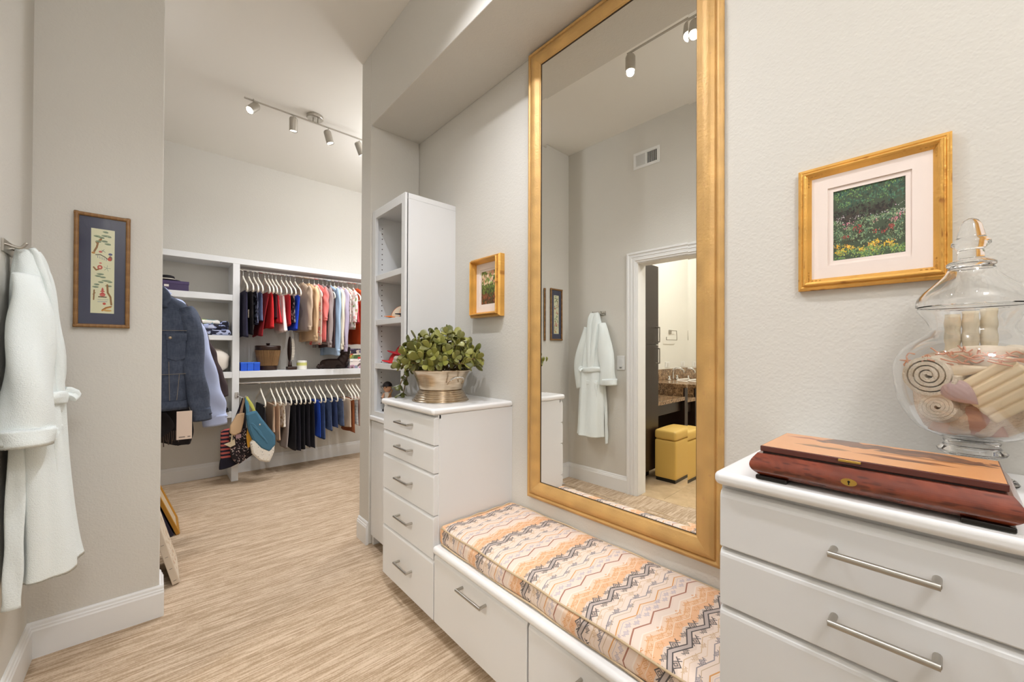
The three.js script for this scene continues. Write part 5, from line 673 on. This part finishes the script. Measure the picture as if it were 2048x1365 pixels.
{ const t = thing('wooden_bowl', 'flat brown wooden dish behind the baseball figurine in the tower', 'dish', [1.13, 0.829, -2.16]); part('dish', lathe([[0.0001, 0], [0.06, 0], [0.07, 0.006], [0.1, 0.05], [0.104, 0.056], [0.1, 0.056], [0.066, 0.016], [0.0001, 0.012]], 36), std(0x7b4a2a, 0.45), t); part('foot_ring', lathe([[0.05, 0], [0.062, 0], [0.062, 0.004], [0.05, 0.004]], 30), std(0x6a3d22, 0.5), t); }
// ---------- bags on the post hook
const sheet = (pts, depth, bevel, z) => { const g = extrude(pts, depth, bevel, 8); g.translate(0, 0, z); return boxUV(g); };
const smoothOutline = (pts, n = 5) => { const c = new THREE.CatmullRomCurve3(pts.map(p => V3(p[0], p[1], 0)), true, 'catmullrom', 0.12); return c.getPoints(pts.length * n).slice(0, -1).map(v => [v.x, v.y]); };
{
  const h = thing('wall_hook', 'small chrome hook on the white post holding the bags', 'hook'); part('hook_plate', box(0.03, 0.05, 0.006, 0.555, 0.785, -4.366, 0.002), chrome, h); part('hook_arm', tube([[0.56, 0.782, -4.365], [0.575, 0.772, -4.32], [0.59, 0.768, -4.24], [0.595, 0.775, -4.17], [0.596, 0.792, -4.16]], 0.005, 24, 8), chrome, h);
  const s = thing('striped_bag', 'red and navy striped bag with plain navy bottom, behind the floral bag', 'bag'); const str = stripes([0xc9665c, 0xc9665c, 0x241f33, 0x241f33], 29);
  part('bag_body', sheet(smoothOutline([[0.447, 0.47], [0.49, 0.485], [0.535, 0.46], [0.54, 0.3], [0.53, 0.225], [0.449, 0.225], [0.445, 0.32]]), 0.04, 0.012, -4.315), str, s); part('bag_bottom', sheet(smoothOutline([[0.447, 0.232], [0.535, 0.232], [0.56, 0.185], [0.5, 0.16], [0.437, 0.152]]), 0.043, 0.012, -4.315), plain(0x1d1a2a), s); part('strap', tube([[0.50, 0.47, -4.315], [0.545, 0.6, -4.31], [0.59, 0.77, -4.25], [0.56, 0.6, -4.305], [0.53, 0.465, -4.315]], 0.006, 30, 6), plain(0x241f33), s);
  const f = thing('floral_bag', 'black bag with small white flowers hanging lowest on the hook', 'bag'); const fl = spots('#1d1518', ['#e7dcd6', '#b79a92', '#d9c2b8', '#5c4247', '#2a1c20', '#2a1c20'], 90, 9, 81, 9);
  part('bag_body', sheet(smoothOutline([[0.505, 0.465], [0.56, 0.455], [0.612, 0.475], [0.65, 0.4], [0.69, 0.285], [0.63, 0.24], [0.56, 0.195], [0.52, 0.25], [0.51, 0.36]]), 0.05, 0.016, -4.265), fl, f); part('strap', limb([[0.585, 0.47, -4.262, 0.028, 0.004], [0.592, 0.6, -4.25, 0.022, 0.004], [0.592, 0.74, -4.22, 0.012, 0.004], [0.592, 0.768, -4.21, 0.012, 0.004]], [1, 0, 0], { nA: 12, amp: 0.001 }), plain(0x1a1316), f); part('label_patch', box(0.04, 0.035, 0.002, 0.555, 0.43, -4.2385, 0.0005), plain(0xc9a6ae), f);
  const b = thing('canvas_bag', 'beige folded canvas bag at the left of the teal tote', 'bag'); const beige = plain(0xcfae88); part('bag_body', sheet(smoothOutline([[0.548, 0.62], [0.585, 0.625], [0.578, 0.55], [0.562, 0.475], [0.52, 0.455], [0.498, 0.475], [0.5, 0.53], [0.525, 0.58]]), 0.03, 0.01, -4.222), beige, b); part('strap', limb([[0.566, 0.615, -4.222, 0.014, 0.004], [0.578, 0.7, -4.21, 0.009, 0.004], [0.59, 0.771, -4.195, 0.009, 0.004]], [1, 0, 0], { nA: 12, amp: 0.0005 }), plain(0xb89a80), b); part('flap', sheet([[0.452, 0.375], [0.49, 0.385], [0.525, 0.41], [0.53, 0.36], [0.495, 0.345]], 0.006, 0.002, -4.232), plain(0xd9c9a8), b); part('strap', limb([[0.51, 0.47, -4.226, 0.007, 0.003], [0.505, 0.43, -4.228, 0.006, 0.003], [0.50, 0.375, -4.23, 0.006, 0.003]], [1, 0, 0], { nA: 10, amp: 0.0005 }), plain(0xd9c9a8), b);
  const t = thing('tote_bag', 'teal tote bag with printed white bottom and yellow lining', 'bag'); const teal = plain(0x447087); const lettr = spots('#e6dfd2', ['#2a2a2a', '#c9b23a', '#e6dfd2', '#e6dfd2'], 40, 7, 91, 12);
  part('bag_body', sheet(smoothOutline([[0.615, 0.62], [0.665, 0.635], [0.70, 0.575], [0.76, 0.48], [0.806, 0.41], [0.808, 0.335], [0.775, 0.29], [0.72, 0.325], [0.665, 0.40], [0.632, 0.49]], 6), 0.05, 0.018, -4.165), teal, t);
  part('printed_bottom', sheet(smoothOutline([[0.645, 0.37], [0.675, 0.40], [0.73, 0.33], [0.775, 0.285], [0.806, 0.33], [0.80, 0.26], [0.77, 0.195], [0.715, 0.215], [0.66, 0.28]], 6), 0.046, 0.016, -4.167), lettr, t); part('lining', sheet(smoothOutline([[0.612, 0.58], [0.632, 0.6], [0.655, 0.54], [0.638, 0.48], [0.642, 0.39], [0.622, 0.33], [0.612, 0.43], [0.62, 0.5]], 5), 0.02, 0.006, -4.19), plain(0xe2a63a), t);
  part('fold_line', limb([[0.635, 0.55, -4.1425, 0.004, 0.010], [0.69, 0.47, -4.1415, 0.005, 0.014], [0.76, 0.355, -4.1425, 0.004, 0.010]], [0, 0, 1], { e: 1, amp: 0.0008 }), teal, t); part('snap', ball(0.008, 0.7, 0.53, -4.139, 1, 1, 0.5, 10), chrome, t);
  for (const [a, c] of [[0.614, 0x4c7f96], [0.668, 0xb9b857]]) part('strap', limb([[a, 0.615, -4.165, 0.014, 0.004], [lerp(a, 0.595, 0.3), 0.69, -4.165, 0.013, 0.004], [lerp(a, 0.597, 0.85), 0.765, -4.172, 0.012, 0.004], [0.597, 0.778, -4.175, 0.012, 0.004]], [1, 0, 0], { nA: 12, amp: 0.0008 }), plain(c), t);
}
// ---------- coats at the closet entrance
{
  const rod = thing('closet_rod', 'side hanging rod carrying the denim jacket just past the partition', 'rod'); part('tube', bar([-0.06, 1.581, ZQ - 0.001], [-0.06, 1.581, ZF - 0.0], 0.013, 16), chrome, rod);
  const den = std(0xffffff, 0.92, { map: denimTex([54, 62, 78], [92, 100, 118], 7), bumpMap: clothBump, bumpScale: 0.0012 }), seam = std(0x8d8378, 0.9);
  const hang = (z, what) => { const h = hangerProto.clone(); h.name = numbered('clothes_hanger'); h.position.set(-0.06, 1.52, z); h.rotation.y = PI / 2; h.userData = { label: 'white plastic hanger ' + what, category: 'hanger' }; scene.add(h); };
  const zj = -2.92; hang(zj, 'inside the denim jacket'); const t = thing('denim_jacket', 'faded dark denim jacket hanging in front of the pale blue shirt', 'jacket');
  part('body', ringBody([[1.525, -0.06, zj, 0.075, 0.045], [1.485, -0.06, zj, 0.14, 0.05], [1.445, -0.06, zj, 0.195, 0.055], [1.36, -0.06, zj, 0.208, 0.058], [1.12, -0.06, zj, 0.204, 0.062], [0.95, -0.06, zj, 0.203, 0.062], [0.872, -0.06, zj, 0.2, 0.06]], { nA: 64, nT: 36, folds: 5, amp: 0.007, seed: 3, e: 0.7 }), den, t);
  part('waistband', ringBody([[0.915, -0.06, zj, 0.206, 0.066], [0.9, -0.06, zj, 0.207, 0.067], [0.862, -0.06, zj, 0.205, 0.065]], { nA: 60, nT: 4, folds: 4, amp: 0.002, seed: 3, e: 0.7 }), den, t);
  for (const s of [1, -1]) { part('sleeve', limb([[-0.06 + s * 0.175, 1.43, zj, 0.045, 0.05], [-0.06 + s * 0.212, 1.33, zj + 0.004, 0.056, 0.058], [-0.06 + s * 0.222, 1.1, zj + 0.012, 0.053, 0.056], [-0.06 + s * 0.246, 0.93, zj + 0.015, 0.048, 0.05], [-0.06 + s * 0.262, 0.82, zj + 0.012, 0.044, 0.046]], [1, 0, 0], { amp: 0.004, nA: 30, nT: 40, seed: 6, wr: 3 }), den, t); part('cuff', limb([[-0.06 + s * 0.258, 0.862, zj + 0.013, 0.047, 0.049], [-0.06 + s * 0.264, 0.79, zj + 0.012, 0.045, 0.047]], [1, 0, 0], { amp: 0.001, nA: 28, nT: 5 }), den, t); }
  part('collar', limb([[-0.10, 1.525, zj + 0.05, 0.035, 0.012], [-0.02, 1.52, zj + 0.058, 0.045, 0.012], [0.028, 1.485, zj + 0.066, 0.034, 0.01], [0.036, 1.425, zj + 0.07, 0.016, 0.008]], [0, 1, 0], { amp: 0.001, nA: 18 }), den, t);
  part('pocket_flap', sheet([[0.045, 1.283], [0.128, 1.287], [0.13, 1.25], [0.086, 1.236], [0.045, 1.25]], 0.008, 0.002, zj + 0.0605), den, t); part('pocket', sheet([[0.048, 1.25], [0.126, 1.25], [0.122, 1.15], [0.086, 1.135], [0.05, 1.15]], 0.005, 0.0015, zj + 0.0595), den, t); part('button', ball(0.008, 0.06, 1.262, zj + 0.066, 1, 1, 0.5, 10), std(0xb9a68c, 0.35, { metalness: 0.8 }), t);
  for (const y of [1.30, 1.06]) part('seam', tube([[-0.02, y, zj + 0.0605], [0.06, y + 0.002, zj + 0.061], [0.13, y + 0.004, zj + 0.056]], 0.0016, 14, 5), seam, t); part('seam', tube([[0.1, 1.06, zj + 0.0595], [0.09, 0.92, zj + 0.0605]], 0.0014, 10, 5), seam, t); part('seam', tube([[0.055, 1.13, zj + 0.0605], [0.06, 0.92, zj + 0.073]], 0.0014, 10, 5), seam, t);
  const zs = -3.1; hang(zs, 'inside the pale blue shirt'); const s = thing('shirt', 'pale blue cotton shirt with a long sleeve behind the denim jacket', 'shirt'); const blue = plain(0xb3bddb);
  part('body', ringBody([[1.56, -0.06, zs, 0.06, 0.035], [1.51, -0.06, zs, 0.13, 0.04], [1.46, -0.06, zs, 0.2, 0.045], [1.2, -0.06, zs, 0.215, 0.045], [0.92, -0.06, zs, 0.215, 0.048]], { nA: 50, folds: 6, amp: 0.008, seed: 13, e: 0.75 }), blue, s); part('collar', limb([[-0.1, 1.56, zs + 0.04, 0.02, 0.01], [0.0, 1.55, zs + 0.05, 0.026, 0.01], [0.06, 1.51, zs + 0.045, 0.018, 0.008]], [0, 1, 0], { amp: 0.001 }), blue, s);
  for (const k of [1, -1]) { part('sleeve', limb([[-0.06 + k * 0.18, 1.44, zs, 0.045, 0.045], [-0.06 + k * 0.235, 1.3, zs, 0.06, 0.055], [-0.06 + k * 0.285, 1.05, zs + 0.01, 0.062, 0.055], [-0.06 + k * 0.325, 0.86, zs + 0.01, 0.064, 0.05], [-0.06 + k * 0.34, 0.765, zs + 0.01, 0.06, 0.045]], [1, 0, 0], { amp: 0.005, nA: 30, nT: 36, seed: 16, wr: 4 }), blue, s); part('cuff', limb([[-0.06 + k * 0.337, 0.79, zs + 0.01, 0.064, 0.048], [-0.06 + k * 0.342, 0.725, zs + 0.01, 0.062, 0.046]], [1, 0, 0], { amp: 0.001, nA: 26, nT: 4 }), blue, s); }
  const zc = -3.26; hang(zc, 'inside the dark brown quilted coat'); const c = thing('coat', 'dark brown quilted coat behind the pale blue shirt', 'coat'); const brown = plain(0x38292a);
  part('body', ringBody([[1.56, -0.05, zc, 0.07, 0.05], [1.51, -0.05, zc, 0.16, 0.055], [1.45, -0.05, zc, 0.215, 0.06], [1.2, -0.05, zc, 0.225, 0.07], [0.86, -0.05, zc, 0.22, 0.07]], { nA: 50, folds: 5, amp: 0.006, seed: 23, e: 0.75 }), brown, c);
  for (const k of [1, -1]) { const q = []; for (let i = 0; i <= 10; i++) { const u = i / 10; q.push([-0.05 + k * lerp(0.19, 0.375, pow(u, 0.9)), lerp(1.45, 0.88, u), zc + 0.01, 0.044 + (i % 2 ? 0.007 : 0) + 0.012 * sin(PI * u), 0.045]); } part('sleeve', limb(q, [1, 0, 0], { amp: 0.003, nA: 26, nT: 44, seed: 26 }), brown, c); }
  const zd = -3.018; const d = thing('shawl', 'black fringed shawl hanging below the hem of the denim jacket', 'shawl'); const blk = plain(0x1c1517);
  part('cloth', [ringBody([[1.0, -0.06, zd, 0.18, 0.012], [0.86, -0.05, zd, 0.2, 0.014], [0.76, -0.03, zd, 0.2, 0.015], [0.7, 0.06, zd, 0.115, 0.014], [0.64, 0.125, zd, 0.03, 0.012]], { nA: 44, folds: 5, amp: 0.006, seed: 33 }), ringBody([[0.84, -0.1, zd + 0.03, 0.15, 0.012], [0.75, -0.07, zd + 0.03, 0.155, 0.014], [0.69, -0.12, zd + 0.03, 0.14, 0.012]], { nA: 36, folds: 3, amp: 0.004, seed: 34 })], blk, d); const R = rng(6); for (let k = 0; k < 9; k++) { const x = 0.03 + k * 0.0085; part('fringe', tube([[x, 0.73, zd + 0.03], [x + 0.004 * (R() - 0.5), 0.69, zd + 0.032], [x + 0.012 * (R() - 0.5), 0.645 + 0.03 * R(), zd + 0.03]], 0.0026, 8, 5), plain(0x4a3a30), d); }
  const g = thing('price_tag', 'tall cream paper tag hanging below the denim jacket hem', 'tag'); part('card', box(0.066, 0.155, 0.0012, 0.122, 0.782, zj + 0.095, 0.0004), std(0xe9d3c0, 0.75), g); for (const [x, w] of [[0.112, 0.026], [0.142, 0.012]]) part('print_mark', box(w, 0.006, 0.0006, x, 0.718, zj + 0.0959, 0), std(0x8d7d70, 0.8), g);
}
// ---------- pictures leaning in the closet
function leaner(name, label, cat, x, z0, z1, tilt, h, th, build) { const t = thing(name, label, cat, [x, 0.004, (z0 + z1) / 2]); t.rotation.z = tilt; build(t, abs(z1 - z0), h, th); return t; }
leaner('stretched_canvas', 'pale stretched canvas leaning nearest behind the partition edge', 'canvas', 0.088, -2.645, -2.96, 14.4 * PI / 180, 0.62, 0.03, (t, w, h, th) => {
  part('canvas', box(th, h, w, 0, h / 2, 0, 0.003, 2), std(0xdccbb4, 0.9, { bumpMap: clothBump, bumpScale: 0.0005 }), t);
  const p = new THREE.PlaneGeometry(w - 0.01, h - 0.01); p.rotateY(PI / 2); p.translate(th / 2 + 0.0004, h / 2, 0); part('print', p, std(0xffffff, 0.85, { map: canvasTex(256, 512, (c, W, H) => { const R = rng(3); c.fillStyle = '#e2d3bd'; c.fillRect(0, 0, W, H); blobs(c, W, H, R, 120, 0.1, 0.85, ['#cfb894', '#d9c7aa', '#bda98c', '#e9ddcb'], 0.02, 0.07); blobs(c, W, H, R, 50, 0.62, 0.95, ['#b97f4c', '#c9975f', '#a86f44'], 0.01, 0.04); }) }), t);
  for (let k = 0; k < 9; k++) part('staple', box(0.012, 0.0018, 0.0012, 0, 0.02 + k * 0.066, w / 2 + 0.0003, 0), std(0x6b6055, 0.5), t);
});
leaner('picture_frame', 'gold rimmed picture leaning farthest back against the dark blue frame', 'picture', 0.1195, -3.345, -3.67, 20.6 * PI / 180, 0.5, 0.02, (t, w, h, th) => { const gold = std(0xc08a34, 0.4, { metalness: 0.4 }); for (const g of mitred(w, h, [[0, -0.01], [0, 0.008], [0.004, 0.011], [0.012, 0.010], [0.016, 0.004], [0.016, 0]])) { g.rotateY(PI / 2); g.translate(0, h / 2, 0); part('frame_side', g, gold, t); } part('picture_panel', box(0.006, h - 0.02, w - 0.02, -0.002, h / 2, 0, 0), std(0xc9b391, 0.8), t); });
leaner('picture_frame', 'dark navy framed picture sandwiched behind the gold rimmed one', 'picture', 0.083, -3.335, -3.66, 20.6 * PI / 180, 0.52, 0.03, (t, w, h, th) => { for (const g of mitred(w, h, [[0, -0.014], [0, 0.014], [0.004, 0.016], [0.022, 0.012], [0.026, 0.0]])) { g.rotateY(PI / 2); g.translate(0, h / 2, 0); part('frame_side', g, std(0x1d1830, 0.5), t); } part('picture_panel', box(0.012, h - 0.02, w - 0.02, -0.006, h / 2, 0, 0), std(0x3a3550, 0.8), t); });
for (const [lab, x1, z0, z1] of [['low white storage crate behind the leaning canvas, hidden by the partition', -0.0185, -3.0, -2.62], ['low white storage crate behind the navy framed picture, hidden by the partition', -0.0675, -3.72, -3.3]]) { const t = thing('storage_crate', lab, 'crate'); part('crate_body', span(-0.42, x1, 0, 0.32, z0, z1, 0.004), whiteMat, t); part('lid', span(-0.425, x1, 0.321, 0.348, z0 - 0.005, z1 + 0.005, 0.004), topMat, t); }
// ---------- bathroom beyond the doorway (seen in the mirror)
const BX = XL - 0.12, BB = -2.30, BF = -3.9, BZ = 0.6;
const bathWall = std(0xe6e4dc, 0.7);
struct('wall_bathroom_back', span(BF, BX, 0, CEIL, BB - 0.08, BB, 0), bathWall);
struct('wall_bathroom_far', span(BF - 0.1, BF, 0, CEIL, BB - 0.08, BZ + 0.1, 0), bathWall);
struct('wall_bathroom_front', span(BF, BX, 0, CEIL, BZ, BZ + 0.1, 0), bathWall);
struct('ceiling_bathroom', span(BF, -0.96, CEIL, CEIL + 0.1, BB - 0.1, BZ + 0.1, 0), std(0xf0eee8, 0.9));
const bf = new THREE.Group(); bf.name = 'floor_bathroom'; bf.userData.kind = 'structure'; scene.add(bf);
part('grout_bed', span(BF, XL - 0.06, -0.1, -0.003, BB, BZ, 0), std(0xb9a88c, 0.9), bf);
const travMap = s => dataTex(256, 256, (u, v) => { const a = vnoise(u * 4, v * 4, 4, 4, s), b = vnoise(u * 10 + 2 * a, v * 10, 10, 10, s + 1), c = vnoise(u * 30, v * 30, 30, 30, s + 2), k = 0.45 * a + 0.35 * b + 0.2 * c; return [lerp(186, 232, k), lerp(158, 208, k), lerp(120, 174, k)]; }, true, 1 / 0.5, 1 / 0.5);
const trav = [111, 115, 119].map(s => phys(0xffffff, 0.28, { map: travMap(s) }));
{ const a = 0.45, R = rng(2); let k = 0; for (let x = XL - 0.085 - a / 2; x > BF + 0.2; x -= a) for (let z = -1.72 - a; z < BZ - 0.2; z += a) { part('tile', box(a - 0.005, 0.012, a - 0.005, x, -0.006, z + (k % 2 ? a / 2 : 0) * 0, 0.002), trav[floor(R() * 3)], bf); k++; } part('tile', box(0.035, 0.014, DO1 - DO0 - 0.04, XL - 0.0655, -0.004, (DO0 + DO1) / 2, 0.002), trav[0], bf, 'stone threshold strip'); }
const espresso = phys(0x24140e, 0.34, { clearcoat: 0.12, clearcoatRoughness: 0.3 });
{
  const t = thing('linen_cabinet', 'tall dark espresso linen cabinet inside the bathroom doorway', 'cabinet'); const x0 = -0.985, x1 = -0.53, zf = -1.80;
  part('cabinet_body', span(x0, x1, 0.08, 2.0, BB + 0.003, zf - 0.021, 0.002), espresso, t); part('toe_kick', span(x0 + 0.03, x1, 0, 0.08, BB + 0.003, zf - 0.08, 0), std(0x1d120e, 0.6), t);
  for (const [a, b, h] of [[0.085, 1.246, 1.145], [1.252, 1.995, 1.345]]) { const d = part('door', span(x0 + 0.002, x1 - 0.002, a, b, zf - 0.02, zf, 0.002), espresso, t); part('handle', [bar([x0 + 0.05, h - 0.068, zf], [x0 + 0.05, h - 0.068, zf + 0.036], 0.005), bar([x0 + 0.05, h + 0.068, zf], [x0 + 0.05, h + 0.068, zf + 0.036], 0.005), bar([x0 + 0.05, h - 0.072, zf + 0.036], [x0 + 0.05, h + 0.072, zf + 0.036], 0.0055)], nickel, d); }
}
const granite = phys(0xffffff, 0.18, { map: dataTex(512, 512, (u, v) => { const a = vnoise(u * 22, v * 22, 22, 22, 131), b = vnoise(u * 70, v * 70, 70, 70, 132), c = vnoise(u * 9, v * 9, 9, 9, 133), k = clamp(0.45 * a + 0.25 * b + 0.4 * c), d = smooth(0.66, 0.72, vnoise(u * 60, v * 60, 60, 60, 134)); return [lerp(86, 206, k) * (1 - 0.5 * d), lerp(62, 172, k) * (1 - 0.5 * d), lerp(44, 132, k) * (1 - 0.5 * d)]; }, true, 1 / 0.35, 1 / 0.35) });
{
  const t = thing('vanity', 'granite topped dark bathroom vanity with a lower makeup desk', 'vanity');
  part('desk_top', span(-1.665, -0.99, 0.655, 0.695, BB, -1.83, 0.004, 2), granite, t, 'lower granite makeup desk'); part('apron', span(-1.665, -0.99, 0.54, 0.655, BB, -1.88, 0.002), espresso, t);
  part('cabinet_body', span(-3.3, -1.69, 0.1, 0.79, BB, -1.86, 0.002), espresso, t); part('side_panel', span(-1.69, -1.668, 0, 0.79, BB, -1.835, 0.002), espresso, t); part('granite_riser', span(-1.668, -1.652, 0.696, 0.79, BB, -1.85, 0.001), granite, t);
  part('counter_top', span(-3.3, -1.65, 0.79, 0.83, BB, -1.815, 0.005, 2), granite, t); part('backsplash', span(-3.3, -1.65, 0.83, 0.96, BB, BB + 0.02, 0.003), granite, t);
  const s = new THREE.TorusGeometry(0.17, 0.008, 8, 48); s.rotateX(PI / 2); s.scale(1.25, 1, 0.8); s.translate(-2.28, 0.829, -2.02); part('sink_rim', s, phys(0xf3f1ec, 0.15), t); const bw = new THREE.SphereGeometry(0.165, 32, 12, 0, 2 * PI, PI / 2, PI / 2); bw.scale(1.25, 0.05, 0.8); bw.translate(-2.28, 0.8335, -2.02); part('sink_bowl', bw, phys(0xf3f1ec, 0.15, { side: THREE.DoubleSide }), t);
  const f = thing('faucet', 'chrome gooseneck faucet with two handles on the granite vanity', 'faucet'); part('spout', tube([[-2.2, 0.843, -2.2], [-2.2, 0.93, -2.2], [-2.205, 0.968, -2.18], [-2.225, 0.975, -2.13], [-2.245, 0.95, -2.095], [-2.248, 0.925, -2.09]], 0.011, 34, 12), chrome, f);
  for (const x of [-2.09, -2.31]) { const h = part('tap_handle', lathe([[0.0001, 0], [0.024, 0], [0.026, 0.006], [0.018, 0.014], [0.013, 0.03], [0.016, 0.04], [0.0001, 0.043]], 24), chrome, f); h.position.set(x, 0.831, -2.2); part('lever', bar([-0.03, 0.046, 0], [0.03, 0.046, 0], 0.006), chrome, h); }
  const r = thing('towel_ring', 'square metal towel ring on the white bathroom wall', 'towel ring'); part('wall_plate', box(0.05, 0.05, 0.02, -2.32, 1.43, BB + 0.01, 0.004, 2), nickel, r); part('ring', [bar([-2.44, 1.445, BB + 0.04], [-2.44, 1.325, BB + 0.045], 0.005), bar([-2.44, 1.325, BB + 0.045], [-2.14, 1.325, BB + 0.045], 0.005), bar([-2.14, 1.325, BB + 0.045], [-2.14, 1.36, BB + 0.045], 0.005), bar([-2.44, 1.445, BB + 0.04], [-2.32, 1.445, BB + 0.035], 0.005), bar([-2.32, 1.44, BB + 0.015], [-2.32, 1.445, BB + 0.036], 0.006)], nickel, r);
  for (const [k, x] of [[0, -2.26], [1, -2.72]]) { const o = thing('power_outlet', ['white outlet plate above the backsplash nearer the cabinet', 'white outlet plate above the backsplash farther from the cabinet'][k], 'outlet'); part('plate', box(0.12, 0.07, 0.006, x, 1.01, BB + 0.003, 0.003, 2), trimMat, o); part('socket', box(0.03, 0.04, 0.003, x, 1.01, BB + 0.007, 0.002), std(0xd9d6ce, 0.5), o); }
}
{
  const leather = phys(0xdfb962, 0.42, { bumpMap: terryBump, bumpScale: 0.0004, sheen: 0.2 });
  const t = thing('ottoman', 'yellow leather storage ottoman standing before the makeup desk', 'ottoman'); const x0 = -1.245, x1 = -0.858, z1 = -1.578, z0 = z1 - 0.20;
  part('ottoman_body', softBox(x1 - x0, 0.35, z1 - z0, 0.014, [12, 10, 12]).translate((x0 + x1) / 2, 0.205, (z0 + z1) / 2), leather, t); part('lid_cushion', softBox(x1 - x0 + 0.006, 0.085, z1 - z0 + 0.006, 0.024, [20, 8, 20], v => { if (v.y > 0) v.y += 0.012 * (1 - pow(v.x / 0.2, 2)) * (1 - pow(v.z / 0.11, 2)); }).translate((x0 + x1) / 2, 0.424, (z0 + z1) / 2), leather, t); part('plinth', span(x0 + 0.01, x1 - 0.01, 0, 0.031, z0 + 0.01, z1 - 0.01, 0.002), blackMat, t);
}
{ // unseen ceiling lamp, out of view, placed to light the bathroom
  const t = thing('unseen_ceiling_lamp', 'unseen round white glass ceiling lamp placed to light the bathroom', 'lamp', [-1.9, CEIL, -1.0]); part('lamp_base', lathe([[0.0001, 0], [0.15, 0], [0.15, -0.02], [0.0001, -0.02]], 40), nickel, t); part('lamp_glass', lathe([[0.0001, -0.075], [0.06, -0.07], [0.11, -0.05], [0.135, -0.02], [0.0001, -0.02]], 40), std(0xffffff, 0.4, { emissive: new THREE.Color(1, 0.97, 0.92), emissiveIntensity: 3 }), t);
  const l = new THREE.PointLight(BATH_COLOR, BATH_CD, 0, 2); l.position.set(-1.9, CEIL - 0.1, -1.0); l.shadow.radius = 6; lampLight(l);
}
renderer.render(scene, camera);
